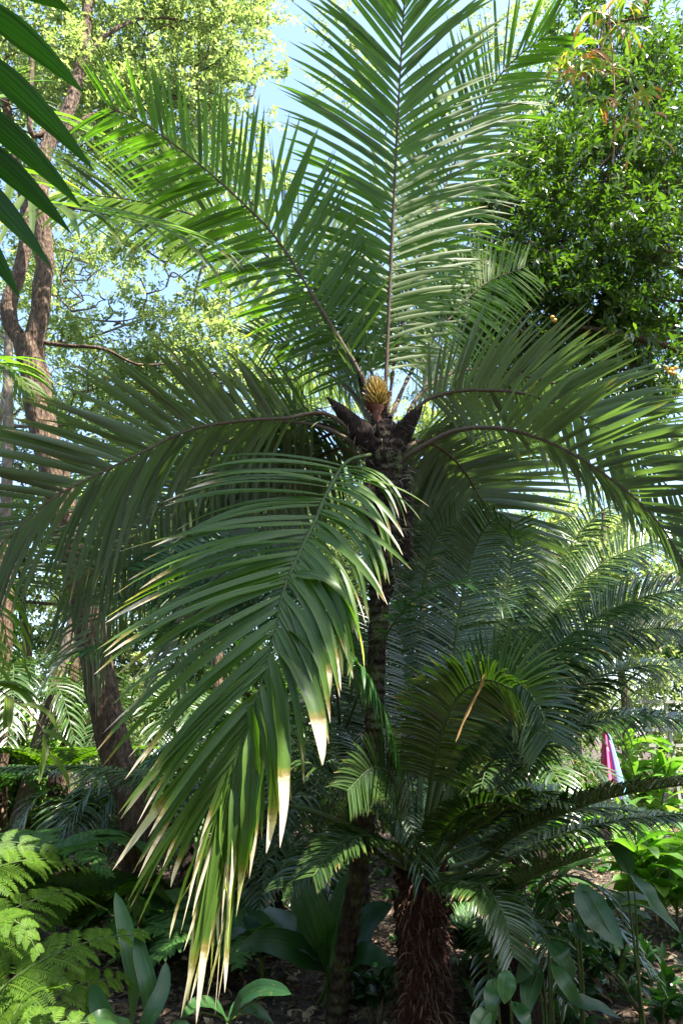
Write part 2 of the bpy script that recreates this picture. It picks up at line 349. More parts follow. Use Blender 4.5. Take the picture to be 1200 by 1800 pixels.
M['deadleaf'] = leafmat('dead_leaf', [(.5, .3, .1), (.4, .22, .08)], trans=.3, rough=.6, tcol=(1.4, 1.1, .7))
M['stalk'] = barkmat('stalk_skin', (.035, .025, .015), (.1, .07, .045), (.17, .13, .09), (20, 20, 20), .3)
M['gstalk'] = barkmat('green_stalk', (.03, .05, .015), (.05, .08, .02), (.09, .11, .04), (20, 20, 20), .15, .5)
M['ptrunk'] = barkmat('palm_trunk', (.014, .009, .006), (.04, .025, .016), (.11, .07, .045), (10, 10, 5), 1.0, rings=5, moss=(.09, .1, .035))
M['fibre'] = barkmat('fibre', (.012, .008, .006), (.04, .022, .015), (.13, .085, .055), (40, 40, 3), 1.0)
M['cfibre'] = barkmat('cycad_fibre', (.015, .006, .004), (.05, .016, .008), (.11, .05, .025), (25, 25, 4), 1.0)
M['bark'] = barkmat('tree_bark', (.03, .018, .012), (.1, .062, .04), (.24, .165, .11), (7, 7, 2.2), .9)
M['barkg'] = barkmat('grey_bark', (.07, .05, .035), (.15, .115, .085), (.3, .25, .19), (5, 5, 2), .6)
M['twig'] = barkmat('twig', (.06, .045, .03), (.12, .09, .06), (.2, .15, .1), (9, 9, 9), .2)
M['wood'] = barkmat('old_wood', (.14, .08, .05), (.25, .16, .1), (.38, .27, .19), (2, 14, 14), .4)

# ---------------------------------------------------------------- ground
def gh(x, y): return .05*np.sin(x*.9+1)*np.cos(y*.7)+.03*np.sin(x*2.3+y*1.9)+np.maximum(0, y-14)*.02
gx = np.r_[-400, -120, np.linspace(-40, 40, 161), 120, 400]; gy = np.r_[-300, -60, np.linspace(-12, 45, 115), 120, 500]
GX, GY = np.meshgrid(gx, gy, indexing='ij'); GZ = gh(GX, np.minimum(GY, 45))
i = np.arange(GX.size).reshape(GX.shape); F = np.stack([i[:-1, :-1], i[1:, :-1], i[1:, 1:], i[:-1, 1:]], -1).reshape(-1, 4)
mb = MB(); mb.add(np.stack([GX, GY, GZ], -1).reshape(-1, 3), F)
m, t = newmat('forest_floor'); l = t.links.new
ge = nd(t, 'ShaderNodeNewGeometry'); n1 = nd(t, 'ShaderNodeTexNoise'); n1.inputs['Scale'].default_value = 14; n1.inputs['Detail'].default_value = 9; n1.inputs['Roughness'].default_value = .75
l(ge.outputs['Position'], n1.inputs['Vector']); r1 = ramp(t, [(.3, (.02, .013, .009)), (.5, (.06, .04, .026)), (.7, (.16, .11, .07))], n1.outputs[0])
vo = nd(t, 'ShaderNodeTexVoronoi'); vo.inputs['Scale'].default_value = 30; l(ge.outputs['Position'], vo.inputs['Vector'])
ad = nd(t, 'ShaderNodeMath', operation='ADD'); l(n1.outputs[0], ad.inputs[0]); l(vo.outputs[0], ad.inputs[1])
bu = nd(t, 'ShaderNodeBump'); bu.inputs['Strength'].default_value = .9; bu.inputs['Distance'].default_value = .04; l(ad.outputs[0], bu.inputs['Height'])
pb = nd(t, 'ShaderNodeBsdfPrincipled'); l(r1.outputs[0], pb.inputs['Base Color']); pb.inputs['Roughness'].default_value = .95; l(bu.outputs[0], pb.inputs['Normal'])
o = nd(t, 'ShaderNodeOutputMaterial'); l(pb.outputs[0], o.inputs[0]); M['ground'] = m
tag(obj('ground', mb, m), kind='structure')

M['litter'] = leafmat('litter', [(.06, .035, .022), (.15, .09, .05), (.28, .18, .1), (.45, .34, .22)], trans=.1, rough=.7, tcol=(1, .9, .7))
mb = MB(); n = 38000
yy = rng.random(n)**1.3*13+3.2; xx = rng.uniform(-1, 1, n)*(1.5+yy*.75)
B = np.stack([xx, yy, gh(xx, yy)+.008+rng.random(n)*.03], 1); D = sphere_dirs(n); D[:, 2] *= .25; N = rng.normal(0, .35, (n, 3))+[0, 0, 1]
ll = rng.uniform(.03, .11, n); lvs(mb, B, D, N, ll, ll*rng.uniform(.2, .5, n), rng.random(n)**1.5, fold=.5)
tag(obj('leaf_litter', mb, M['litter']), 'brown fallen leaves and bark chips covering the ground', 'leaf litter', kind='stuff')

# ================================================================= MAIN PALM
base = P(590, 1812, 4.75); base[2] = 0
palm = thing('palm_tree', base, 'tall palm in the centre with a golden cone atop its dark trunk and huge fronds', 'palm')
mb = MB()
tp = PP([(588, 1815, 4.75), (606, 1680, 4.72), (632, 1520, 4.7), (648, 1400, 4.68), (658, 1250, 4.66), (664, 1100, 4.65), (672, 980, 4.63), (680, 880, 4.6), (680, 800, 4.6), (672, 745, 4.6)])
tp[0][2] = -.05
tc = curve(tp, 120); tr_ = np.interp(np.linspace(0, 1, 120), [0, .1, .35, .6, .72, .8, .9, .97, 1], [.07, .062, .058, .062, .075, .1, .13, .135, .09])
tube(mb, tc, tr_*(1+.05*np.sin(np.arange(120)*1.9)), 18, 0, .05)
# old leaf bases and hanging fibre on the upper part of the trunk (surface of the trunk)
for i in range(150):
    k = int(rng.uniform(78, 117)); a_ = rng.uniform(0, 6.28); rad = np.array([math.cos(a_), math.sin(a_), 0]); p = tc[k]+rad*tr_[k]*.7
    up = rng.uniform(.05, .16)*(.5 if k < 95 else 1); q = p+rad*up*.55+np.array([0, 0, up*rng.uniform(.3, 1)])
    tube(mb, curve([p, (p+q)/2+rad*.015, q], 5), np.linspace(.028, .005, 5), 5, 1, .15)
n = 420; k = rng.integers(72, 118, n); a_ = rng.uniform(0, 6.28, n); rad = np.stack([np.cos(a_), np.sin(a_), 0*a_], 1)
Bf = tc[k]+rad*(tr_[k]*1.02)[:, None]; Cn = grow(Bf, rad*.8+rng.normal(0, .35, (n, 3))+[0, 0, .2], rng.uniform(.05, .22, n), 6, 1.8)
strips(mb, Cn, rng.normal(size=(n, 3)), np.full(n, .0045), w_palm, 0, mat=2)
M['hair'] = leafmat('pale_fibre', [(.04, .028, .018), (.12, .085, .055), (.34, .27, .2)], trans=.1, rough=.8)
obj('trunk', mb, [M['ptrunk'], M['fibre'], M['hair']], palm)
# dark sheathing leaf bases of the crown
def sheath(pts, r0, r1, mat='fibre', hair=60, name='leaf_base'):
    mb = MB(); c = curve(PP(pts), 18); rr = np.interp(np.linspace(0, 1, 18), [0, .3, .75, 1], [r0*.8, r0, (r0+r1)/2, r1]); tube(mb, c, rr, 12, 0, .13)
    n = hair; k = rng.integers(0, 17, n); d = sphere_dirs(n); B = c[k]+d*rr[k][:, None]*.9
    strips(mb, grow(B, d+[0, 0, -.3], rng.uniform(.03, .12, n), 5, 1.5), d[:, [1, 2, 0]], np.full(n, .005), w_palm, 0, mat=1)
    return obj(name, mb, [M[mat], M['hair']], palm)
sheath([(668, 800, 4.6), (642, 770, 4.55), (612, 735, 4.5), (574, 698, 4.45)], .085, .006)
sheath([(690, 800, 4.6), (702, 770, 4.58), (718, 745, 4.55), (740, 712, 4.52)], .075, .02)
sheath([(690, 820, 4.6), (712, 870, 4.66), (714, 920, 4.68), (710, 985, 4.7)], .045, .05, hair=160)
sheath([(650, 850, 4.5), (648, 900, 4.5), (650, 950, 4.52)], .05, .03, hair=80)
sheath([(672, 760, 4.6), (671, 735, 4.58), (669, 712, 4.57)], .06, .03, hair=10)
# golden cone in a rust-coloured cup
cc = P(661, 694, 4.52); ax = nrm(np.array([-.05, -.1, 1.0])); hh, rw = .17, .085
mb = MB(); n = 150; ii = np.arange(n); zt = (ii+.5)/n; an = ii*2.39996
prof = np.sqrt(np.clip(1-(2*zt-1)**2, 0, 1))**.8*np.where(zt > .6, 1-(zt-.6)*.7, 1)
rad = np.stack([np.cos(an), np.sin(an), 0*an], 1); B = cc+ax*((zt-.5)*hh*1.1)[:, None]+rad*(prof*rw*.55)[:, None]
D = nrm(rad*(1-zt**2*.6)[:, None]+ax*(.35+zt[:, None]*1.1)+rng.normal(0, .18, (n, 3)))
for j in range(n):
    e_ = B[j]+D[j]*(.055+.03*rng.random()); md = (B[j]+e_)/2+rad[j]*.006
    tube(mb, curve([B[j], md, e_], 6), np.array([.006, .009, .0095, .008, .005, .001]), 6, 0, .05, rv=rng.random())
tube(mb, np.array([cc-ax*hh*.45, cc-ax*hh*.2, cc+ax*hh*.2, cc+ax*hh*.5]), np.array([.02, .045, .05, .01]), 10, 0)
M['gold'] = leafmat('cone_gold', [(.28, .17, .03), (.42, .27, .06), (.52, .36, .1)], trans=.05, rough=.35, tcol=(1.2, 1, .5))
cone = obj('cone', mb, M['gold'], palm, label='golden yellow cone of finger-like scales')
mb = MB()
for j in range(9):
    a_ = math.pi*(-.1+1.2*j/8)+.2; r_ = np.array([math.cos(a_), math.sin(a_)*.9+.25, 0]); b0 = cc-ax*.16+r_*.025
    Cn = curve([b0, cc-ax*.06+r_*.085, cc+ax*.03+r_*.095, cc+ax*.14+r_*.04], 9)[None]; strips(mb, Cn, -r_[None], np.array([.07]), w_palm, .3)
tube(mb, curve([cc-ax*.3, cc-ax*.2, cc-ax*.09], 8), np.linspace(.012, .05, 8)**1.0, 9, 0, .15)
M['rust'] = leafmat('rust_sheath', [(.12, .035, .018), (.22, .07, .03)], trans=.15, rough=.55, tcol=(1.5, .8, .5))
obj('cone_cup', mb, M['rust'], palm)

pm = (M['palm'], M['stalk']); pf = (M['palmf'], M['gstalk'])
FR = dict(parent=palm, mats=pm); FS = dict(parent=palm, mats=(M['palm_shade'], M['stalk']))
# (most are seen from below: their upper side faces up and away from the viewer)
# upright frond, straight up past the top of the picture, leaning over the viewer
frond(pts=[(676, 735, 4.6), (680, 620, 4.55), (688, 430, 4.4), (698, 220, 4.15), (710, 0, 3.8), (722, -200, 3.3)], hint=(0, .8, .5), n=88, L=1.25, W=.043, a=(70, 24), e=(20, 20), droop=(.35, .35), s0=.1, lp=(.45, 1, .75), bunch=9, **FR)
# second upright frond behind, bending right
frond(pts=[(680, 735, 4.64), (700, 600, 4.8), (745, 430, 4.9), (810, 260, 4.85), (880, 130, 4.7), (960, 60, 4.5)], hint=(-.3, .8, .6), n=80, L=1.1, W=0.0406, a=(66, 30), e=(15, 10), droop=(.1, .4), lp=(.4, 1, .6), **FR)
# big upper left frond
frond(pts=[(660, 740, 4.58), (640, 670, 4.6), (565, 545, 4.55), (490, 425, 4.45), (430, 360, 4.35), (340, 280, 4.2), (250, 215, 4.05), (195, 190, 3.9)], hint=(.2, .75, .6), n=72, L=.95, W=0.036, a=(68, 44), e=(12, 15), droop=(.35, .0), lp=(.55, 1, .42), bunch=11, **FR)
# upper left frond behind it, long and pale
frond(pts=[(655, 740, 4.66), (600, 610, 5.0), (520, 500, 5.2), (430, 420, 5.3), (330, 375, 5.3), (220, 350, 5.2), (110, 340, 5.1)], hint=(.1, .4, .9), n=76, L=1.1, W=0.0429, a=(62, 30), e=(10, 20), droop=(.6, .3), lp=(.5, 1, .5), **FS)
# short dark arch just left of the crown
frond(pts=[(655, 735, 4.66), (630, 660, 4.9), (590, 620, 5.2), (530, 600, 5.5), (460, 605, 5.7)], hint=(.3, .4, 1), n=70, L=.75, W=0.0312, a=(70, 35), droop=(.7, .2), **FS)
frond(pts=[(655, 745, 4.66), (620, 690, 5.0), (580, 660, 5.5), (540, 655, 5.9), (500, 690, 6.1)], hint=(.3, .4, 1), n=70, L=.95, W=0.0351, a=(75, 45), droop=(1.1, .7), **FS)
# left arching frond (large, over the left tree)
frond(pts=[(640, 780, 4.55), (575, 728, 4.45), (500, 735, 4.4), (420, 740, 4.3), (330, 757, 4.2), (240, 800, 4.1), (150, 845, 4.0), (80, 885, 3.9), (0, 960, 3.8)], hint=(0, .35, .9), n=58, L=.98, W=.042, a=(64, 36), e=(10, 22), droop=(1.5, .12), s0=.22, lp=(.6, 1, .8), lside=(1.05, .85), bunch=8, **FS)
# second left frond behind and lower
frond(pts=[(640, 790, 4.6), (570, 752, 4.75), (490, 742, 4.9), (420, 765, 5.0), (350, 815, 5.05), (290, 880, 5.05), (230, 950, 5.0), (170, 1000, 4.95), (110, 1040, 4.9)], hint=(0, .3, .95), n=78, L=.88, W=.034, a=(72, 50), e=(5, 15), droop=(1.9, .35), s0=.16, lp=(.8, 1, .6), **FS)
# drooping curtains behind the trunk, left
frond(pts=[(650, 800, 4.7), (600, 760, 5.1), (540, 790, 5.5), (480, 880, 5.7), (440, 980, 5.7), (400, 1090, 5.6)], hint=(.2, .4, 1), n=90, L=.95, W=0.0328, a=(70, 45), e=(0, 0), droop=(1.9, 1.5), s0=.12, **FS)
frond(pts=[(650, 790, 4.7), (590, 740, 5.3), (520, 750, 5.9), (450, 800, 6.2), (390, 870, 6.3), (330, 960, 6.2)], hint=(.1, .3, 1), n=84, L=1.0, W=0.0328, a=(72, 50), e=(0, 0), droop=(2.2, 1.8), s0=.15, **FS)
frond(pts=[(645, 800, 4.75), (560, 745, 5.1), (450, 775, 5.4), (350, 850, 5.5), (260, 950, 5.5), (190, 1050, 5.4), (150, 1140, 5.3)], hint=(0, .2, 1), n=84, L=.9, W=.034, a=(72, 50), e=(0, 5), droop=(1.9, 1.2), s0=.2, lp=(.8, 1, .7), **FS)
frond(pts=[(650, 810, 4.75), (590, 790, 5.3), (500, 850, 5.8), (420, 960, 6.0), (350, 1080, 6.0), (300, 1180, 5.9)], hint=(0, .2, 1), n=84, L=.9, W=.036, a=(72, 50), e=(0, 0), droop=(1.8, 1.5), s0=.15, **FS)
# fronds to the right
frond(pts=[(695, 790, 4.58), (735, 715, 4.5), (790, 690, 4.45), (850, 686, 4.4), (920, 692, 4.35), (1000, 722, 4.3), (1080, 775, 4.2), (1150, 835, 4.1), (1230, 900, 4.0)], hint=(0, .4, .9), n=58, L=.92, W=.036, a=(68, 34), e=(10, 8), droop=(.3, 1.2), s0=.18, lp=(.6, 1, .7), lside=(.78, .8), **FS)
frond(pts=[(700, 812, 4.56), (745, 783, 4.45), (800, 757, 4.35), (870, 752, 4.2), (940, 768, 4.1), (1010, 800, 4.0), (1080, 848, 3.9), (1140, 900, 3.8), (1190, 970, 3.7), (1230, 1050, 3.6)], hint=(0, .3, .9), n=58, L=.85, W=.036, a=(62, 28), e=(25, 5), droop=(.1, 1.0), s0=.3, lp=(.5, 1, .8), lside=(1.1, .5), **FS)
frond(pts=[(690, 790, 4.65), (740, 690, 5.0), (820, 650, 5.4), (920, 660, 5.6), (1020, 690, 5.8), (1120, 740, 5.9), (1220, 790, 5.9)], hint=(0, .4, .9), n=66, L=.85, W=.036, a=(66, 36), e=(20, 10), droop=(.1, .8), s0=.15, **FS)
# arches to the back right, seen from below
frond(pts=[(695, 805, 4.65), (740, 775, 5.0), (790, 800, 5.3), (830, 850, 5.5), (862, 920, 5.6), (880, 1000, 5.6)], hint=(0, .6, 1), n=64, L=1.0, W=0.0484, a=(76, 55), e=(0, 0), droop=(.25, .6), s0=.2, **FS)
frond(pts=[(700, 805, 4.7), (720, 770, 5.2), (745, 800, 5.7), (760, 880, 6.0), (768, 980, 6.0)], hint=(0, .6, 1), n=76, L=.95, W=0.0468, a=(72, 50), e=(0, 0), droop=(.9, 1.1), s0=.2, **FS)
# a few erect young ones
frond(pts=[(668, 735, 4.62), (640, 600, 4.8), (600, 480, 4.9), (560, 380, 5.0)], hint=(0, .9, .3), n=56, L=.8, W=0.0312, a=(60, 30), droop=(.1, .2), s0=.2, **FR)
frond(pts=[(685, 735, 4.64), (730, 640, 5.0), (790, 560, 5.4), (850, 500, 5.6), (920, 470, 5.8)], hint=(-.2, .9, .6), n=64, L=.95, W=0.0328, a=(62, 34), droop=(.1, .5), s0=.2, **FR)
# the front frond: comes towards the viewer and hangs, seen from above
frond(pts=[(650, 800, 4.5), (610, 812, 4.3), (578, 860, 4.05), (552, 920, 3.85), (525, 975, 3.7), (500, 1035, 3.58), (485, 1100, 3.5), (465, 1180, 3.45), (445, 1250, 3.42), (420, 1320, 3.4), (395, 1370, 3.4)], hint=(.1, -.35, .95), n=78, L=.95, W=.042, a=(80, 17), e=(12, 12), droop=(.55, 1.9), s0=.14, lp=(.85, 1, .68), lside=(1.12, .82), parent=palm, mats=pf, roll=(.1, .3), dry=(.94, .07), K=10, r=(.016, .006), tw=.5, skip=.2, bunch=6, label='sunlit drooping frond in front of the trunk with bleached tips')

# single broad leaflets twisting down from the front frond
for a_, b_, c_, W_, dr_ in (((492, 1130, 3.5), (560, 1200, 3.3), (567, 1345, 3.3), .085, .72), ((478, 1170, 3.48), (505, 1290, 3.3), (492, 1490, 3.3), .075, .68), ((500, 1100, 3.52), (585, 1130, 3.35), (575, 1240, 3.35), .07, .7),
        ((445, 1280, 3.4), (455, 1430, 3.3), (415, 1612, 3.3), .085, .8), ((440, 1240, 3.4), (478, 1380, 3.3), (438, 1545, 3.3), .07, .75), ((455, 1230, 3.42), (500, 1330, 3.35), (468, 1500, 3.3), .06, .8), ((520, 1010, 3.6), (625, 1010, 3.45), (640, 1175, 3.45), .06, .85),
        ((410, 1360, 3.4), (345, 1480, 3.35), (298, 1650, 3.35), .05, .85), ((405, 1370, 3.4), (375, 1500, 3.35), (405, 1600, 3.35), .045, .7), ((415, 1350, 3.4), (350, 1560, 3.35), (330, 1760, 3.35), .045, .75), ((410, 1370, 3.4), (385, 1560, 3.35), (370, 1720, 3.35), .04, .8),
        ((400, 1380, 3.4), (370, 1590, 3.3), (318, 1790, 3.3), .04, .78), ((420, 1350, 3.4), (400, 1550, 3.35), (395, 1745, 3.35), .04, .85), ((395, 1390, 3.4), (365, 1600, 3.3), (345, 1800, 3.3), .035, .7), ((415, 1360, 3.4), (410, 1500, 3.3), (400, 1680, 3.3), .04, .6),
        ((425, 1330, 3.4), (330, 1450, 3.4), (300, 1560, 3.4), .04, .8), ((395, 1390, 3.4), (350, 1560, 3.35), (365, 1690, 3.35), .03, .5), ((450, 1220, 3.42), (330, 1340, 3.35), (198, 1530, 3.35), .045, .7), ((470, 1170, 3.45), (330, 1260, 3.35), (212, 1440, 3.35), .045, .72)):
    mb = MB(); q = PP([a_, b_, c_]); Cn = bez(q[:1], q[1:2]*1.0, q[2:], 16); strips(mb, Cn, np.array([[.2, -.9, .3]])+rng.normal(0, .35, (1, 3)), np.array([W_*1.2]), w_palm, .45, dry=np.array([dr_]), twist=np.array([rng.normal(0, .9)]), wav=.12)
    obj('leaflet', mb, M['palmf'], palm)

for k in range(18):
    x0, x1 = rng.uniform(395, 430), rng.uniform(300, 420); y0_, y1_ = rng.uniform(1330, 1460), rng.uniform(1560, 1800)
    q = PP([(x0, y0_, 3.4), ((x0+x1)/2+rng.normal(0, 18), (y0_*.6+y1_*.4), 3.35), (x1, y1_, 3.33+rng.normal(0, .05))]); mb = MB()
    strips(mb, bez(q[:1], q[1:2], q[2:], 14), np.array([[.2, -.9, .3]])+rng.normal(0, .4, (1, 3)), np.array([rng.uniform(.014, .03)]), w_palm, .5, dry=np.array([rng.uniform(.45, .8)]), twist=np.array([rng.normal(0, 1.5)]), wav=.2)
    obj('leaflet', mb, M['palmf'], palm)
# ================================================================= LOWER CYCAD
cb = P(742, 1830, 4.45); cb[2] = 0
cyc = thing('cycad', cb, 'big dark green cycad with a stout fibrous red-brown trunk right of the palm', 'cycad')
mb = MB(); c = curve(PP([(742, 1840, 4.45), (744, 1720, 4.45), (740, 1620, 4.45), (742, 1540, 4.45)]), 40); c[:4, 2] = np.minimum(c[:4, 2], c[4, 2])
rr = np.interp(np.linspace(0, 1, 40), [0, .4, .75, 1], [.15, .135, .15, .11]); tube(mb, c, rr, 24, 0, .05)
n = 900; k = rng.integers(3, 40, n); a_ = rng.uniform(0, 6.28, n); rad = np.stack([np.cos(a_), np.sin(a_), 0*a_], 1)
strips(mb, grow(c[k]+rad*rr[k][:, None]*.97, rad*.6+rng.normal(0, .3, (n, 3)), rng.uniform(.03, .12, n), 5, 2.5), rad, rng.uniform(.004, .01, n), w_palm, .1, mat=1, rnd=rng.random(n))
for i in range(70):
    k = int(rng.uniform(26, 39)); a_ = rng.uniform(0, 6.28); r_ = np.array([math.cos(a_), math.sin(a_), 0]); p = c[k]+r_*rr[k]*.8
    q = p+r_*rng.uniform(.02, .07)+np.array([0, 0, rng.uniform(.05, .14)]); tube(mb, curve([p, (p+q)/2, q], 4), np.linspace(.022, .006, 4), 5, 0, .1)
M['cf2'] = leafmat('cycad_fibre_strands', [(.02, .008, .005), (.06, .02, .01), (.13, .065, .035)], trans=.05, rough=.7, tcol=(1.3, .9, .6))
obj('trunk', mb, [M['cfibre'], M['cf2']], cyc)
cm = (M['cyc'], M['gstalk'])
CF = dict(parent=cyc, mats=cm, prof=w_cycad, K=4)
def cf(pts, hint, n=120, L=.3, W=.016, a=(75, 55), droop=(.3, .3), **k):
    d = dict(e=(10, 10), s0=.3, lp=(.7, 1, .55), tw=.1, r=(.016, .004), jit=.03, fold=.4); d.update(k)
    return frond(pts=pts, hint=hint, n=n, L=L, W=W, a=a, droop=droop, **d, **CF)
o0 = (742, 1540, 4.45)
cf([o0, (712, 1400, 4.7), (690, 1250, 4.95), (680, 1100, 5.1), (690, 990, 5.15), (720, 925, 5.05)], (0, -.9, .3), L=.32)
cf([o0, (735, 1350, 4.8), (735, 1200, 5.0), (740, 1050, 5.15), (765, 950, 5.1), (800, 915, 5.0)], (0, -.9, .3), L=.34)
cf([o0, (765, 1350, 4.7), (790, 1200, 4.9), (810, 1060, 5.0), (835, 960, 4.95), (865, 915, 4.8), (900, 925, 4.6)], (0, -.9, .3), L=.34)
cf([o0, (790, 1380, 4.8), (840, 1230, 5.1), (880, 1080, 5.3), (900, 980, 5.3), (905, 920, 5.2)], (0, -.9, .3), L=.36)
cf([o0, (780, 1400, 4.6), (850, 1280, 4.8), (920, 1150, 5.0), (985, 1060, 5.1), (1060, 990, 5.1), (1140, 955, 5.05), (1230, 940, 5.0)], (-.3, -.5, .9), n=130, L=.42, droop=(.9, .5))
cf([o0, (790, 1400, 4.5), (860, 1280, 4.5), (950, 1160, 4.5), (1040, 1090, 4.5), (1130, 1050, 4.4), (1230, 1030, 4.3)], (-.3, -.3, .9), n=130, L=.44, droop=(.9, .6))
cf([o0, (800, 1420, 4.6), (880, 1320, 4.8), (960, 1240, 4.9), (1050, 1190, 5.0), (1140, 1170, 5.0), (1240, 1180, 4.9)], (-.2, -.2, 1), n=130, L=.44, droop=(1.1, .9))
cf([o0, (800, 1430, 4.6), (870, 1290, 4.7), (950, 1190, 4.75), (1050, 1125, 4.7), (1150, 1105, 4.6), (1240, 1115, 4.5)], (-.2, -.2, 1), n=130, L=.4, droop=(1.0, .8))
cf([o0, (810, 1450, 4.5), (890, 1370, 4.5), (990, 1290, 4.5), (1090, 1260, 4.4), (1190, 1265, 4.3), (1260, 1290, 4.2)], (-.2, 0, 1), n=120, L=.38, droop=(1.2, .9))
cf([o0, (780, 1370, 5.0), (870, 1200, 5.5), (940, 1060, 5.8), (1000, 960, 5.9), (1070, 890, 5.8), (1120, 900, 5.6)], (-.3, -.5, .9), n=130, L=.4, droop=(.8, .6))
cf([o0, (760, 1420, 4.2), (800, 1290, 4.0), (850, 1210, 3.9), (900, 1195, 3.75), (945, 1240, 3.65), (965, 1300, 3.6)], (-.3, -.6, .6), s0=.42, n=120, L=.36, droop=(.6, .5))
cf([o0, (750, 1420, 4.2), (770, 1310, 3.95), (800, 1230, 3.8), (850, 1195, 3.65), (900, 1210, 3.55)], (-.1, -.8, .5), s0=.42, n=110, L=.34, droop=(.6, .7))
cf([o0, (820, 1530, 4.3), (900, 1470, 4.1), (1000, 1425, 4.0), (1100, 1395, 3.9), (1230, 1375, 3.8)], (0, 0, 1), n=120, L=.3, W=.017, droop=(.9, .3), a=(75, 60), e=(25, 25))
cf([o0, (830, 1540, 4.4), (900, 1505, 4.4), (980, 1470, 4.4), (1080, 1445, 4.4), (1230, 1430, 4.4)], (0, 0, 1), n=120, L=.32, W=.017, droop=(1.1, .5))
cf([o0, (690, 1420, 4.7), (640, 1330, 5.0), (590, 1260, 5.2), (540, 1230, 5.3), (480, 1240, 5.4)], (.3, -.4, .8), L=.32, droop=(.6, .8))
cf([o0, (680, 1440, 4.4), (620, 1390, 4.35), (560, 1350, 4.3), (500, 1330, 4.3), (440, 1340, 4.3)], (.2, -.2, 1), L=.28, droop=(.6, .8))
cf([o0, (660, 1480, 4.6), (560, 1430, 4.8), (430, 1400, 5.1), (300, 1375, 5.3), (160, 1350, 5.5), (-30, 1350, 5.7)], (0, -.1, 1), n=150, L=.26, W=.02, droop=(.9, .9), e=(5, 5))
cf([o0, (700, 1400, 4.9), (640, 1250, 5.3), (600, 1130, 5.5), (590, 1040, 5.5)], (.2, -.9, .3), L=.34)
cf([o0, (720, 1400, 5.0), (700, 1250, 5.4), (640, 1150, 5.8), (560, 1100, 6.0)], (.2, -.9, .5), L=.34)
cf([o0, (820, 1520, 4.8), (870, 1440, 5.1), (920, 1400, 5.3), (980, 1390, 5.4)], (0, -.3, 1), L=.3, droop=(.7, .5))
cf([o0, (770, 1480, 4.2), (810, 1430, 4.0), (870, 1410, 3.9), (930, 1430, 3.8)], (0, -.3, 1), L=.26, droop=(.5, .5), n=90)
cf([o0, (690, 1490, 4.2), (640, 1470, 4.0), (590, 1490, 3.9), (550, 1540, 3.8)], (0, -.3, 1), L=.24, droop=(.5, .5), n=90)
cf([o0, (800, 1480, 4.2), (860, 1440, 4.0), (930, 1400, 3.9), (1000, 1415, 3.75)], (0, -.1, 1), n=100, L=.28, droop=(.7, .5))
cf([o0, (820, 1570, 4.2), (880, 1575, 4.0), (950, 1535, 3.85), (1050, 1500, 3.7)], (0, 0, 1), n=100, L=.24, droop=(.9, .5), e=(25, 25))
cf([o0, (800, 1550, 4.1), (850, 1560, 3.9), (885, 1610, 3.8), (900, 1680, 3.75)], (0, -.3, 1), n=90, L=.24, droop=(.6, .6))
cf([o0, (680, 1510, 4.3), (620, 1480, 4.2), (560, 1500, 4.1), (500, 1560, 4.0)], (0, -.3, 1), n=90, L=.24, droop=(.6, .6))
cf([o0, (860, 1500, 4.8), (960, 1440, 5.0), (1060, 1420, 5.1), (1200, 1440, 5.1)], (0, 0, 1), n=110, L=.34, droop=(1, .6))
cf([o0, (700, 1440, 4.2), (690, 1370, 4.0), (655, 1350, 3.85), (610, 1390, 3.75)], (.2, -.6, .6), n=90, L=.26, droop=(.6, .6))
# bare erect leaf stalks standing in the heart of the cycad
for x1, y1, Y1 in ((690, 1380, 4.5), (720, 1350, 4.4), (760, 1360, 4.5), (800, 1390, 4.5), (650, 1420, 4.5), (830, 1440, 4.6), (740, 1330, 4.7), (670, 1400, 4.7), (700, 1430, 4.3), (715, 1400, 4.6), (775, 1380, 4.6), (785, 1420, 4.35), (815, 1410, 4.7), (640, 1460, 4.4), (845, 1480, 4.4), (730, 1390, 4.3), (755, 1440, 4.25)):
    mb = MB(); tube(mb, curve(PP([o0, ((742+x1)/2, (1540+y1)/2-8, (4.45+Y1)/2), (x1, y1, Y1)]), 14), np.linspace(.017, .006, 14), 6); obj('leaf_stalk', mb, M['gstalk'], cyc)
# folded orange dead leaf caught in the frond
mb = MB(); strips(mb, curve(PP([(850, 1182, 3.6), (838, 1215, 3.58), (815, 1260, 3.56), (800, 1305, 3.55)]), 14)[None], np.array([[.8, -.6, .1]]), np.array([.028]), w_palm, .8, wav=.3, twist=np.array([1.6]))
dl = obj('dead_leaf', mb, M['deadleaf'], None, P(850, 1182, 3.6)); tag(dl, 'folded orange dead leaflet lying on the cycad frond in front', 'dead leaf')

# ================================================================= YOUNG FINE-LEAVED PALM
yb = P(640, 1700, 5.6); yb[2] = 0
yp = thing('young_palm', yb, 'slender green palm standing behind the main trunk with glossy narrow leaflets', 'palm')
mb = MB(); tube(mb, curve([yb, yb*[1, 1, 0]+[0, 0, .6], P(600, 1300, 5.3)], 20), np.linspace(.05, .03, 20), 10, 0, .05); obj('trunk', mb, M['ptrunk'], yp)
gm = (M['gloss'], M['gstalk']); GF = dict(parent=yp, mats=gm, prof=w_palm, K=5); y0 = (600, 1300, 5.3)
def gf(pts, hint=(0, -.3, 1), n=56, L=.34, W=.026, a=(70, 45), droop=(.9, .9), **k):
    d = dict(e=(5, 5), s0=.3, lp=(.8, 1, .6), r=(.012, .003), tw=.3); d.update(k); return frond(pts=pts, hint=hint, n=n, L=L, W=W, a=a, droop=droop, **d, **GF)
gf([y0, (560, 1190, 5.0), (480, 1125, 4.9), (380, 1102, 4.8), (270, 1112, 4.8), (140, 1148, 4.8)], (0, -.5, 1), n=64, L=.4)
gf([y0, (560, 1120, 5.3), (480, 1005, 5.3), (400, 972, 5.2), (320, 975, 5.1), (240, 1005, 5.1)], n=60)
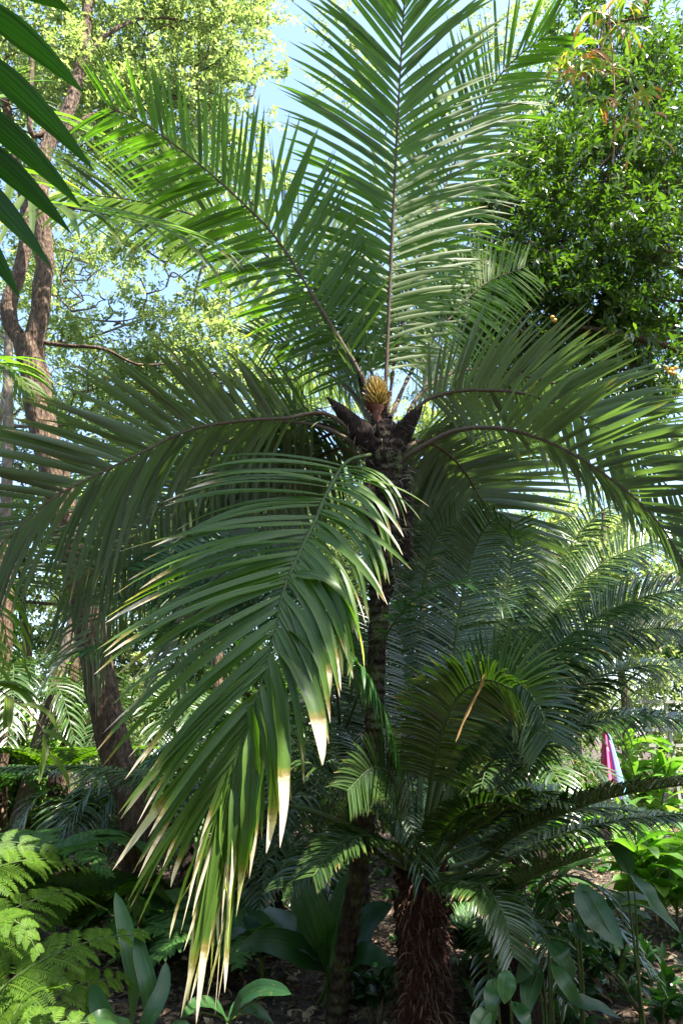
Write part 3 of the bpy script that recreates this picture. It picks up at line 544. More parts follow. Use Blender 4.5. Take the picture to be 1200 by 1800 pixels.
gf([y0, (540, 1140, 5.5), (440, 1060, 5.5), (330, 1035, 5.5), (190, 1070, 5.5)], n=60)
gf([y0, (590, 1180, 4.6), (610, 1150, 4.2), (645, 1190, 4.0), (678, 1262, 3.95), (702, 1345, 3.9)], (.4, -.5, .8), n=60, L=.42, W=.03, lside=(1, 1), s0=.42, a=(60, 50), droop=(1.8, 1.8), e=(0, 0), lp=(1, 1, .3))
gf([y0, (660, 1150, 4.5), (720, 1060, 4.2), (780, 1030, 4.0), (835, 1030, 3.9), (890, 1062, 3.8)], (0, -.7, .7), n=24, L=.3, W=.018, s0=.5, droop=(.3, 1.0))
gf([y0, (620, 1180, 5.3), (590, 1080, 5.4), (540, 1030, 5.6), (480, 1060, 5.7)], n=50)
gf([y0, (660, 1360, 4.8), (700, 1400, 4.4), (730, 1480, 4.2), (745, 1540, 4.1)], (.3, -.6, .6), n=40, L=.26, W=.016, droop=(1.5, 1.5), s0=.2)
gf([y0, (500, 1260, 5.0), (420, 1260, 4.9), (330, 1290, 4.9), (260, 1340, 4.9)], n=50, L=.36)
# ================================================================= NEAR PALM LEFT (dark blades hanging into the corner)
nb = np.array([-2.3, .9, 0.])
npalm = thing('palm_tree', nb, 'very near palm whose dark broad leaflets point in from the top left edge', 'palm')
npalm.name = 'palm_tree'
mb = MB(); tube(mb, curve([nb, nb+[.02, .03, 1.2], nb+[.05, .1, 2.6]], 20), np.linspace(.12, .08, 20), 12, 0, .05); obj('trunk', mb, M['ptrunk'], npalm)
rc = PP([(-260, 620, 1.75), (-150, 480, 1.7), (-110, 300, 1.6), (-90, 100, 1.45), (-60, -120, 1.3), (0, -300, 1.2)])
rc = np.vstack([nb+[.05, .1, 2.55], rc])
mb = MB(); tube(mb, curve(rc, 40), np.linspace(.02, .008, 40), 8); 
st = [(-60, -60, 1.4), (-80, -20, 1.45), (-90, 60, 1.45), (-100, 150, 1.5), (-100, 215, 1.55), (-110, 270, 1.6), (-120, 330, 1.6), (-130, 400, 1.65), (-140, 430, 1.7), (-60, -200, 1.3)]
en = [(126, 22, 1.55), (150, 166, 1.6), (166, 300, 1.6), (144, 366, 1.62), (127, 412, 1.65), (92, 472, 1.65), (37, 526, 1.7), (-10, 560, 1.7), (-40, 600, 1.75), (110, -60, 1.5)]
p0 = PP(st); p2 = PP(en); p1 = (p0*.5+p2*.5)+[0, 0, .05]
nl = MB(); strips(nl, bez(p0, p1, p2, 12), np.tile([-.2, .5, .85], (len(st), 1)), np.full(len(st), .085), lambda t: np.minimum(1, .55+t)*np.maximum(1-np.clip((t-.35)/.65, 0, 1)**1.7, 0)+.01, .35)
fo = obj('frond', nl, M['near'], npalm); obj('stalk', mb, M['gstalk'], fo)
# ================================================================= PALM OFF LEFT with drooping split leaflets
lb = np.array([-4.6, 4.6, 0.])
lp_ = thing('palm_tree', lb, 'palm at the left edge with loose leaflets drooping towards the sky gap', 'palm')
mb = MB(); tube(mb, curve([lb, lb+[.05, 0, 2.], lb+[.1, 0, 4.2]], 24), np.linspace(.17, .12, 24), 12, 0, .05); obj('trunk', mb, M['ptrunk'], lp_)
top = lb+[.1, 0, 4.1]
def lf(pts, **k): 
    k.setdefault('hint', (0, -.5, 1)); return frond(lp_, np.vstack([top, PP(pts)]), world=True, mats=pm, **k)
lf([(-60, 330, 4.3), (60, 352, 4.2), (160, 372, 4.1), (260, 392, 4.0), (330, 420, 3.95)], n=20, L=.95, W=.05, a=(48, 22), e=(0, 10), droop=(.5, .9), s0=.4, lp=(.7, 1, .9), dry=(.98, .12))
lf([(-80, 640, 4.8), (0, 640, 4.8), (60, 690, 4.8)], n=40, L=.7, W=.045, droop=(.6, 1.4), s0=.2)
lf([(-80, 200, 5.2), (40, 190, 5.5), (160, 235, 5.8), (250, 270, 6)], n=44, L=.9, W=.055, a=(50, 25), droop=(.5, .8), s0=.3)
lf([(-100, 900, 5.), (-20, 1010, 5.), (20, 1150, 5.)], n=40, L=.7, W=.04, droop=(1, 1.4), s0=.2)
lf([(-150, 1050, 4.6), (-40, 1180, 4.3), (60, 1260, 4.2), (90, 1330, 4.2)], n=14, L=.5, W=.05, droop=(1, 1.4), s0=.4)

# ================================================================= TREES
TW = [0]
def tree(name, label, base, paths, blobs, leaf, bark, per=60, lpt=12, L=.07, W=.035, big=False, cat='tree', bt=18, br=.03, group=None, shade=None, **k):
    o = thing(name, base, label, cat, group); mb = MB(); limbs(mb, paths)
    B = []
    for b in blobs:
        x, y, Y, r = b[:4]; c = P(x, y, Y); R = r*np.linalg.norm(c-CAM)/1200/ max(.7, math.sqrt(1+((x-600)/1200)**2+((y-900)/1200)**2))
        B.append((c, (R, R*(b[5] if len(b) > 5 else 1), R*.85), b[4] if len(b) > 4 else 1.0))
    tg = []
    for c, R, wt in B:
        for j in range(max(1, int(bt*wt))): tg.append(c+sphere_dirs(1)[0]*np.array(R)*rng.uniform(.2, .85))
    if tg: branches(mb, [curve(p, 26) for p, _, _ in paths], tg, br)
    obj('trunk', mb, bark, o)
    cm_ = MB(); crown(cm_, B, per, lpt, L, W, 0, 1, big, **k); obj('crown', cm_, [leaf, M['twig']], o); return o
# forked tree on the left
tb = P(246, 1668, 6.5); tb[2] = -.05
main = np.vstack([tb, PP([(243, 1560, 6.5), (243, 1470, 6.5), (224, 1385, 6.5), (192, 1280, 6.5), (174, 1180, 6.5), (150, 1060, 6.5), (118, 930, 6.5), (88, 800, 6.5), (70, 720, 6.5), (60, 650, 6.5), (52, 600, 6.5)])])
r1 = PP([(56, 630, 6.5), (70, 560, 6.45), (78, 480, 6.4), (76, 400, 6.4), (70, 320, 6.4), (86, 250, 6.5), (118, 195, 6.6), (143, 120, 6.7), (152, 50, 6.8), (164, -80, 6.9)])
l1 = PP([(56, 630, 6.5), (24, 580, 6.5), (12, 545, 6.5), (30, 490, 6.6), (45, 440, 6.7), (48, 380, 6.8), (30, 290, 7), (10, 180, 7.2), (-20, 60, 7.4)])
br1 = PP([(70, 600, 6.5), (110, 607, 6.5), (180, 613, 6.6), (240, 640, 6.8), (290, 640, 7)]); br2 = PP([(118, 195, 6.6), (60, 240, 6.4), (52, 180, 6.3), (56, 110, 6.3), (30, 40, 6.3)])
br3 = PP([(145, 110, 6.7), (190, 60, 6.8), (260, 30, 7.2), (340, 40, 7.6)]); br4 = PP([(86, 250, 6.5), (170, 200, 7), (260, 190, 7.6), (350, 150, 8)])
ft = tree('forked_tree', 'leaning brown tree at left whose rough trunk forks into two limbs', tb, [(main, .14, .15), (r1, .105, .065), (l1, .085, .045), (br1, .025, .012), (br2, .04, .02), (br3, .035, .015), (br4, .035, .015)],
     [(60, 60, 7.2, 110, .8), (200, 90, 7.5, 110, .8), (290, 50, 7.8, 120, 1), (370, 110, 8, 90, .6), (120, 150, 7, 80, .4), (280, 190, 8, 90, .6), (40, 200, 7.4, 80, .5), (180, 260, 8, 80, .3), (380, 20, 8, 80, .6), (200, -60, 7.6, 160, 1)],
     M['tree1'], M['bark'], per=420, L=.085, W=.042, br=.02)
def up(x, Y, x2, y2, Y2, y1=None):
    b = P(x, 1300, Y); b[2] = -.05; e = P(x2, y2, Y2); return b, np.array([b, b*.6+e*.4+[.15, 0, .1], b*.3+e*.7+[-.1, 0, 0], e])
def bgtree(label, x, Y, x2, y2, blobs, leaf='tree1', bark='barkg', r=.08, name='tree', **k):
    b, p = up(x, Y, x2, y2, Y); k.setdefault('per', 190); k.setdefault('L', .12); k.setdefault('W', .06)
    return tree(name, label, b, [(p, r, r*.4)], blobs, M[leaf], M[bark], **k)
bgtree('pale leafy tree behind the fork with small sky gaps in its crown', -20, 11, 20, 600, [(60, 560, 13, 90, .8), (180, 480, 13, 90, .8), (300, 600, 13, 100, 1), (420, 440, 13, 80, .7), (220, 740, 13, 100, 1), (100, 680, 13, 100, 1), (370, 330, 13, 90, .7), (400, 720, 13, 90, .8),(130, 500, 11, 90, .6), (240, 560, 11, 100, .7), (350, 620, 11, 100, .8), (180, 660, 11, 90, .7), (400, 530, 11.5, 80, .5), (330, 470, 11, 80, .5), (260, 400, 11, 90, .5), (100, 420, 11, 90, .5), (420, 660, 11.5, 80, .5), (280, 720, 11, 100, .8)])
bgtree('pale tree far behind the upright frond under open sky', 720, 15, 760, 300, [(640, 180, 15, 60, .35), (600, 60, 15, 50, .25), (720, 300, 15, 90, .6), (860, 120, 15, 90, .8), (950, 50, 15, 70, .7), (980, 190, 15, 80, .7), (830, 330, 15, 90, .8), (920, 300, 15, 80, .7), (640, 420, 15, 80, .4), (760, 470, 15, 100, .8), (700, 600, 15, 100, .8), (800, 620, 15, 100, .9)], L=.12, W=.06, r=.1)
bgtree('tall yellow-green tree beside the blue sky gap at upper left', -40, 10, 60, 300, [(180, 180, 12, 110, 1), (300, 30, 12, 110, 1), (60, 330, 12, 110, 1), (60, 100, 12, 120, 1),(340, 130, 10, 80, .5), (390, 200, 10, 70, .5), (420, 290, 10, 60, .35), (460, 330, 10, 50, .2), (300, 260, 10, 90, .6), (220, 330, 10, 90, .6), (400, 60, 10, 55, .4), (350, 340, 10, 80, .5), (480, 130, 10, 20, .08)], r=.12)
# dense glossy tree on the right
rb = np.array([5.6, 7.2, -.05])
rt_ = [np.vstack([rb, rb+[-.1, 0, 2], PP([(1320, 650, 7.2), (1260, 420, 7.2), (1220, 200, 7.2)])]), PP([(1300, 560, 7.2), (1200, 480, 7), (1110, 440, 6.9), (1040, 456, 6.8)]), PP([(1300, 700, 7.2), (1200, 620, 7.1), (1100, 590, 7), (1000, 575, 7), (920, 590, 7)]), PP([(1240, 330, 7.2), (1190, 370, 7), (1120, 340, 7), (1050, 300, 7)])]
dt = tree('broadleaf_tree', 'dense dark green glossy tree filling the upper right side', rb, [(rt_[0], .2, .1), (rt_[1], .06, .02), (rt_[2], .06, .02), (rt_[3], .05, .02)],
     [(1050, 60, 8, 80, .7), (970, 180, 8, 70, .5), (1000, 100, 8.3, 70, .5), (820, 560, 8.2, 60, .5), (860, 430, 8.2, 60, .4), (900, 300, 8.4, 50, .3), (960, 620, 8, 90, .8), (1000, 330, 7.2, 100, 1), (1090, 230, 7.2, 110, 1.1), (1170, 330, 7, 110, 1.1), (1060, 430, 7, 100, 1), (940, 440, 7.2, 90, .9), (1160, 500, 7, 110, 1.1), (1010, 540, 7, 100, 1), (900, 560, 7.2, 80, .7), (1110, 610, 7.2, 100, .8), (1190, 110, 7.2, 100, .8), (850, 500, 7.6, 60, .4), (1200, 640, 7.2, 70, .4), (980, 260, 7.6, 60, .4), (1110, 90, 7.8, 70, .4), (880, 640, 7.6, 60, .3), (1020, 640, 7.6, 60, .3), (960, 380, 8, 80, .7), (1100, 330, 8, 120, 1), (1150, 200, 8, 120, 1), (860, 590, 7.8, 70, .6), (900, 470, 8, 80, .7), (840, 650, 8, 60, .4), (930, 650, 8, 70, .6), (880, 380, 8.2, 60, .4), (1060, 520, 8, 120, 1)],
     M['tree2'], M['bark'], per=190, lpt=12, L=.125, W=.042, big=True, br=.028, twl=.35, bt=12)
M['berry'] = leafmat('orange_fruit', [(.7, .32, .03), (.75, .4, .05)], trans=.05, rough=.35)
for x, y in ((1170, 648), (1180, 650), (1187, 647), (1176, 655), (1183, 657), (970, 558), (974, 563)):
    c = P(x, y, 6.3); u = np.linspace(-1, 1, 7); mb = MB(); tube(mb, c+np.stack([0*u, 0*u, u*.022], 1), .024*np.sqrt(np.clip(1.02-u*u, 0, 1)), 10)
    obj('fruit', mb, M['berry'], dt)
bgtree('light tree in the clearing behind the right-hand fronds', 1080, 13, 1060, 900, [(960, 780, 12, 60, .4), (900, 720, 12, 80, .7), (1010, 700, 12, 60, .5), (1120, 700, 12, 60, .5), (1180, 800, 12, 50, .4), (1090, 1010, 12, 90, 1), (980, 1000, 12, 60, .7), (1180, 1020, 12, 80, 1), (1020, 1090, 12, 80, 1), (1140, 1110, 12, 80, 1), (1060, 850, 12, 22, .1)], r=.1)
bgtree('small-leaved tree glimpsed between the trunk and the left fronds', 560, 13, 540, 850, [(520, 560, 13, 80, .5), (560, 700, 13, 90, .8), (480, 700, 13, 90, .8), (450, 830, 13, 110, 1), (580, 850, 13, 100, .9), (520, 960, 13, 110, 1), (640, 960, 13, 80, 1), (400, 960, 13, 100, 1), (330, 860, 13, 90, .8)], r=.07)
bgtree('pale bright tree low at the left beyond the leaning trunk', 40, 12, 60, 850, [(40, 820, 12, 90, .9), (130, 900, 12, 90, .8), (40, 960, 12, 100, 1), (220, 960, 12, 100, 1), (120, 1020, 12, 80, .7), (260, 800, 12, 100, .9), (30, 700, 12, 80, .6), (300, 1050, 12, 100, 1)], r=.1, bark='bark')
bgtree('pale tree deep in the middle behind the cycad', 800, 11, 800, 1000, [(720, 800, 11, 80, .8), (820, 760, 11, 80, .9), (800, 900, 11, 110, 1.2), (700, 1000, 11, 100, 1.2), (820, 1050, 11, 120, 1.3), (930, 1100, 11, 100, 1.2), (720, 1150, 11, 100, 1.2), (850, 1200, 11, 100, 1.2), (950, 920, 11.5, 50, .4)], bark='bark', L=.12)
# trees closing the background behind (each a thing), rooted further off
far = [(-150, 17, 'round green tree deep in the background beyond the left edge', 'tree3'), (200, 18, 'bushy tree far behind the leaning trunk', 'tree1'), (420, 20, 'far pale tree low between the hanging fronds', 'tree1'),
       (620, 18, 'far mid-green tree directly behind the main trunk', 'tree3'), (860, 21, 'far tree hidden behind the heart of the cycad', 'tree3'), (1000, 19, 'far sunlit tree above the closed parasol', 'tree1'), (1280, 17, 'far green tree behind the white fence', 'tree3')]
for x, Y, lab, lf_ in far:
    bl = [(x+rng.normal(0, 70), y+rng.normal(0, 12), Y+rng.normal(0, .8), 75+rng.normal(0, 8), 1) for y in (940, 1010, 1080, 1150, 1210, 1250) for _ in range(2)]
    bgtree(lab, x, Y, x, 1000, bl, leaf=lf_, L=.15, W=.075, per=230, r=.1, bt=6)

# unseen canopy added above and behind the viewer to shade the place in patches
def over(label, b, blobs, per, leaf='tree3'):
    o = thing('canopy_tree', b, label, 'tree'); mb = MB(); b = np.array(b, float)
    pts = np.array([b, b+[.1, .1, 3], b+[0, .3, 6], np.array(blobs[0][:3])]); limbs(mb, [(pts, .2, .08)])
    B = [(np.array(q[:3]), (q[3], q[3], q[3]*.6), q[4]) for q in blobs]
    branches(mb, [curve(pts, 26)], [c+sphere_dirs(1)[0]*np.array(R)*.6 for c, R, w_ in B for _ in range(5)], .04); obj('trunk', mb, M['bark'], o)
    cm_ = MB(); crown(cm_, B, per, 12, .24 if per < 200 else .3, .13 if per < 200 else .14, 0, 1); obj('crown', cm_, [M[leaf], M['twig']], o)
def sunp(p, h): p = np.asarray(p, float); return p+SUN*((h-p[2])/SUN[2])
ob = []
for tgt, R, wt in (((1.6, 4.2, 1.5), .8, 1), ((2.6, 5, .3), 1.0, 1), ((.6, 5.0, .2), .9, 1.2), ((2.5, 7, 0), 1.2, 1), ((-.6, 6.4, 0), .9, 1.0), ((1.2, 4.6, 3.6), .7, .7), ((-1.8, 4.4, 4.3), .7, .7), ((1., 3.2, .3), 1, 1), ((-3., 6, 2.), .8, .6), ((1.5, 6, 5.5), .8, .5), ((2.4, 4., 2.4), .8, .8)):
    q = sunp(tgt, max(10.5, 1.6+1.8*(tgt[1]+R+.3))); ob.append((*q, R, wt))
for x_, y_, Y_, r_, w_ in ((545, 880, 3.95, .24, 2.0), (380, 1190, 3.45, .24, 1.8), (1040, 1610, 3.7, .25, 2), (885, 1750, 3.3, .15, 1.5), (1000, 1740, 3.6, .2, 1.5), (250, 1720, 3., .14, 1.5), (60, 200, 1.6, .35, 1.6), (20, 400, 1.6, .35, 1.6), (200, 880, 4, .5, 1), (450, 760, 4.4, .4, 1), (1000, 720, 4.3, .4, .8), (130, 860, 4, .4, .8)):
    ob.append((*sunp(P(x_, y_, Y_), max(10, 1.6+1.8*(Y_+r_+.2))), r_, w_))  # crown clumps set along the sun's rays, so shade lands on chosen spots
over('unseen high leafy tree behind the viewer, added to shade the clearing', (6.5, -4.5, 0), ob, 34)

for lab, b_, bl in (('big leafy tree behind the viewer on the left', (-4.5, -3.5, 0), [(-4.5, -3.5, 2.6, 2.2, 1), (-6.5, -1, 2.5, 2, 1), (-6, -3, 6, 2.2, 1)]), ('big leafy tree behind the viewer on the right', (4, -5, 0), [(3.5, -5, 2.4, 2.2, 1), (6.5, -2, 2.3, 2.2, 1), (6, -5, 5, 2, .8)]),
        ('bushy tree directly behind the viewer', (0, -6, 0), [(0, -6, 2.3, 2.2, 1), (-2, -7, 6, 2.2, 1), (1.5, -7.5, 5.5, 2, .7)]), ('bushy tree beyond the left edge', (-9, 3, 0), [(-8.5, 3, 2.5, 2.3, 1), (-8.5, 4, 6, 2.2, 1), (-8.5, 6, 3, 2.2, 1)]), ('bushy tree beyond the right edge', (9.5, 3, 0), [(8.5, 2, 2.3, 2.2, 1), (9, 5, 3, 2.3, 1), (9, 4, 6, 2, .7)])):
    over(lab, b_, bl, 420)
# ================================================================= FERNS
def fern(parent, pts, npin=22, PL=.3, pl=.07, pw=.014, hint=(0, -.3, 1), mat='fern', droop=.5, a=68, stem=.008, s0=.15, world=False, lp=(.7, 1, .15)):
    c = curve(np.asarray(pts, float) if world else PP(pts), 50); T, S, N = rframe(c, hint); mb = MB(); sb = MB(); tube(sb, c, np.linspace(stem, .002, 50), 5)
    for sg in (1, -1):
        s = np.linspace(s0, .99, npin)+rng.normal(0, .004, npin); q = (s-s0)/(1-s0); i = np.clip((s*49).astype(int), 0, 48)
        ang = np.radians(a+rng.normal(0, 5, npin)-20*q); d = T[i]*np.cos(ang)[:, None]+S[i]*sg*np.sin(ang)[:, None]+N[i]*.12
        ln = PL*np.interp(q, [0, .35, 1], lp)*(1+rng.normal(0, .06, npin)); Cn = grow(c[i], d, ln, 8, droop)
        strips(mb, Cn, N[i], np.full(npin, .006), w_palm, 0)
        m = 22; tt = np.linspace(.04, .98, m)
        for k2 in (1, -1):
            f = tt*8; j = np.clip(f.astype(int), 0, 7); fr = (f-j)[None, :, None]
            B = Cn[:, j]*(1-fr)+Cn[:, j+1]*fr; Tp = nrm(Cn[:, j+1]-Cn[:, j]); Np = nrm(N[i][:, None]-(N[i][:, None]*Tp).sum(-1, keepdims=True)*Tp); Sp = np.cross(Tp, Np)*k2
            D = nrm(Tp*.45+Sp); sc = (np.interp(tt, [0, .3, 1], [.85, 1, .18])[None]*(ln/PL)[:, None]**.5)
            kites(mb, B.reshape(-1, 3), D.reshape(-1, 3)+rng.normal(0, .06, (npin*m, 3)), Np.reshape(-1, 3), (pl*sc).ravel(), np.full(npin*m, pw), rng.random(npin*m)*.5+rng.random()*.5, fold=.15, wide=.3)
    o = obj('frond', mb, M[mat], parent); obj('stalk', sb, M['gstalk'], o); return o
fa = thing('tree_fern', (-1.9, 2.6, 0), 'bright yellow-green lacy fern sprawling in the bottom left corner', 'fern')
for pts in ([(-90, 1850, 2.5), (0, 1740, 2.6), (90, 1680, 2.7), (180, 1650, 2.85), (262, 1640, 3.0)], [(-120, 1720, 2.5), (-40, 1640, 2.6), (40, 1590, 2.8), (120, 1570, 3.0), (190, 1600, 3.2)], [(-120, 1950, 2.3), (-20, 1850, 2.3), (80, 1800, 2.4), (190, 1800, 2.5)],
            [(-140, 1780, 2.4), (-90, 1680, 2.4), (-40, 1620, 2.5), (30, 1620, 2.5), (70, 1680, 2.5)], [(-60, 1960, 2.2), (0, 1850, 2.2), (40, 1760, 2.3), (120, 1730, 2.4)], [(-140, 1700, 2.7), (-60, 1650, 2.8), (20, 1660, 2.9), (110, 1720, 2.9)], [(-100, 1900, 2.5), (30, 1800, 2.6), (140, 1730, 2.8), (230, 1720, 3.0)], [(-150, 1560, 3.2), (-60, 1500, 3.3), (20, 1480, 3.4), (100, 1500, 3.5)], [(-120, 1600, 2.9), (-20, 1530, 3.1), (80, 1510, 3.4), (160, 1530, 3.6)]):
    r0 = np.vstack([[-1.75+rng.normal(0, .05), 2.6, .15], PP(pts)]); fern(fa, r0, world=True, s0=.28, PL=.24, pl=.05, pw=.0058, npin=24, hint=(.1, -.85, .5), droop=.8)
mb = MB(); tube(mb, curve([[-1.9, 2.6, 0], [-1.85, 2.6, .2], [-1.75, 2.6, .3]], 10), np.linspace(.08, .06, 10), 10, 0, .1); obj('trunk', mb, M['fibre'], fa)
def treefern(label, b, h, n, R, mat='fern2', name='tree_fern', pl=.05, npin=20, up_=.5, PL=.28, ph=0):
    o = thing(name, b, label, 'fern'); b = np.array(b, float); mb = MB(); tube(mb, curve([b, b+[.03, 0, h*.6], b+[0, .03, h]], 14), np.linspace(.07, .06, 14), 10, 0, .15); obj('trunk', mb, M['fibre'], o)
    for j in range(n):
        an = ph+6.283*j/n+rng.normal(0, .12); r_ = R*rng.uniform(.8, 1.1); v = np.array([math.cos(an), math.sin(an), 0]); t0 = b+[0, 0, h]
        fern(o, [t0, t0+v*r_*.3+[0, 0, up_*.6], t0+v*r_*.65+[0, 0, up_*.75], t0+v*r_+[0, 0, up_*rng.uniform(.2, .5)]], world=True, hint=(0, 0, 1) if True else 0, mat=mat, npin=npin, pl=pl, PL=PL, pw=.02, s0=.12)
    return o
def G(x, y, Y, z=0): p = P(x, y, Y); return (p[0], p[1], z)
treefern('light green tree fern spreading flat beside the leaning trunk', G(90, 1400, 7.6), 1.25, 11, 1.5, 'fern', up_=.35)
treefern('shaded tree fern low under the flat pale one at the left', G(40, 1500, 5.6), .5, 10, 1.1, 'fern2', up_=.5)
treefern('mid-green fern between the leaning trunk and the bench', G(330, 1500, 8.5), .5, 9, 1.0, 'fern2')
treefern('small bright fern on the left side of the litter strip', G(150, 1560, 6.0), .15, 9, .8, 'fern')
treefern('soft fern in the shade at the far left edge', G(-40, 1450, 8.5), .9, 10, 1.4, 'fern2')

# ================================================================= BROAD-LEAVED PLANTS
def plant(name, label, base, leaves, mat='broad', prof=w_strap, stem=.012, wav=.12, cat='plant', K=14, fold=.3, hint=(0, -.6, .6)):
    """leaves: list of (pixel polyline, width m)"""
    o = thing(name, base, label, cat); b = np.array(base, float)
    for pts, W in leaves:
        c = curve(PP(pts), K); mb = MB(); strips(mb, c[None], np.array([hint], float)+rng.normal(0, .15, (1, 3)), np.array([W]), prof, fold, wav=wav)
        f = obj('leaf', mb, M[mat], o)
        sb = MB(); c2 = curve([b+rng.normal(0, .03, 3)*[1, 1, 0], (b*.45+c[0]*.55)+[0, 0, -.02], c[0], c[int(K*.75)]], 14) if np.linalg.norm(b-c[0]) > .12 else c[:int(K*.8)]
        tube(sb, c2-[0, 0, .004], np.linspace(stem, .002, len(c2)), 5); obj('stalk', sb, M['gstalk'], f)
    return o
plant('strap_leaf_plant', 'glossy upright strap-leaved plant beside the bright corner fern', G(240, 1860, 3.0), [
    ([(232, 1800, 3.0), (236, 1720, 3.0), (222, 1640, 3.05), (203, 1568, 3.1)], 0.071), ([(262, 1830, 2.9), (262, 1740, 2.9), (248, 1680, 2.95), (243, 1628, 3.0)], 0.064), ([(230, 1850, 2.8), (262, 1790, 2.8), (285, 1740, 2.85), (292, 1690, 2.9)], 0.060),
    ([(200, 1880, 2.7), (190, 1810, 2.7), (172, 1760, 2.75), (160, 1730, 2.8)], 0.068), ([(240, 1880, 2.7), (215, 1810, 2.6), (180, 1790, 2.5), (140, 1800, 2.5)], 0.068), ([(240, 1900, 2.7), (290, 1830, 2.7), (320, 1810, 2.7), (350, 1830, 2.7)], 0.060)], 'broad')
plant('birds_nest_fern', 'dark rosette plant with tall paddle leaves left of the mossy trunk', G(575, 1725, 5.1), [
    ([(573, 1700, 5.0), (556, 1640, 4.9), (540, 1590, 4.9), (530, 1545, 5.0)], .26), ([(578, 1700, 5.1), (596, 1640, 5.1), (612, 1580, 5.2), (622, 1530, 5.3)], .24), ([(568, 1700, 5.0), (530, 1660, 4.8), (495, 1625, 4.7), (462, 1600, 4.6)], .2),
    ([(585, 1700, 5.1), (630, 1650, 5.0), (660, 1610, 5.0), (690, 1590, 5.0)], .22), ([(570, 1705, 5.0), (510, 1665, 4.6), (460, 1655, 4.4), (415, 1672, 4.3)], .16), ([(575, 1700, 5.2), (560, 1620, 5.5), (545, 1560, 5.7), (520, 1500, 5.8)], .2),
    ([(580, 1710, 5.0), (620, 1690, 4.7), (650, 1680, 4.5), (690, 1700, 4.4)], .16), ([(575, 1705, 5.1), (500, 1640, 5.4), (450, 1600, 5.6), (430, 1560, 5.8)], .2)])
plant('arching_leaf_plant', 'low plant with one arching shiny leaf on the bare litter', G(400, 1790, 3.9), [([(405, 1790, 3.9), (430, 1752, 3.85), (470, 1738, 3.8), (512, 1748, 3.75)], .085), ([(400, 1795, 3.9), (380, 1770, 3.85), (350, 1765, 3.8), (320, 1790, 3.7)], .08), ([(400, 1795, 3.9), (420, 1770, 4.1), (450, 1775, 4.2), (480, 1800, 4.2)], .07)])
plant('arching_leaf_plant', 'blue-glinting low leaf clump in front of the bench shade', G(470, 1690, 5.2), [([(455, 1680, 5.2), (430, 1650, 5.1), (400, 1648, 5.0), (372, 1668, 4.9)], .12), ([(460, 1685, 5.2), (500, 1660, 5.1), (540, 1652, 5.0), (570, 1665, 4.9)], .1), ([(460, 1685, 5.2), (450, 1640, 5.4), (430, 1610, 5.5)], .12), ([(460, 1685, 5.2), (485, 1640, 5.4), (510, 1610, 5.5)], .12)])
plant('large_leaf_plant', 'plant with one long ribbed leaf leaning down over the right litter', G(1010, 1700, 3.9), [([(1016, 1552, 3.7), (1040, 1600, 3.65), (1068, 1635, 3.6), (1095, 1668, 3.55)], .15), ([(1012, 1620, 3.8), (1020, 1645, 3.7), (1040, 1660, 3.6), (1060, 1668, 3.6)], .06)], 'broad', w_ell)
plant('large_leaf_plant', 'long grey-green leaf arching at the right edge above the shrub', G(1110, 1680, 4.2), [([(1105, 1535, 4.1), (1130, 1560, 4.0), (1155, 1600, 3.95), (1195, 1640, 3.9)], .1), ([(1110, 1540, 4.2), (1090, 1500, 4.3), (1060, 1480, 4.4)], .1)], 'broad', w_ell)
plant('heart_leaf_vine', 'yellow-green heart leaf and dark companions near the bottom centre right', G(890, 1790, 3.4), [([(893, 1705, 3.3), (888, 1735, 3.28), (886, 1765, 3.27)], 0.079), ([(870, 1720, 3.4), (862, 1760, 3.3), (868, 1800, 3.3)], 0.065), ([(900, 1760, 3.4), (920, 1790, 3.3), (935, 1820, 3.3)], 0.072), ([(860, 1775, 3.3), (840, 1800, 3.25), (836, 1830, 3.2)], 0.072)], 'gloss', w_ell)
plant('philodendron', 'dark drooping arrow leaves behind the yellow-green heart leaf', G(960, 1780, 3.9), [([(965, 1655, 3.8), (985, 1680, 3.7), (1000, 1705, 3.7), (1003, 1730, 3.7)], 0.094), ([(970, 1690, 3.7), (990, 1725, 3.6), (1010, 1760, 3.6), (1012, 1790, 3.6)], 0.072), ([(940, 1680, 3.9), (925, 1700, 3.8), (905, 1730, 3.8)], 0.079),
    ([(975, 1740, 3.7), (1010, 1760, 3.6), (1050, 1770, 3.6), (1090, 1790, 3.6)], 0.072), ([(950, 1700, 3.9), (930, 1740, 3.8), (925, 1790, 3.7)], 0.094), ([(960, 1640, 4.0), (930, 1630, 4.0), (900, 1650, 3.9)], 0.072), ([(1000, 1640, 3.9), (1030, 1648, 3.85), (1050, 1670, 3.8)], 0.072)], 'broad', w_ell)
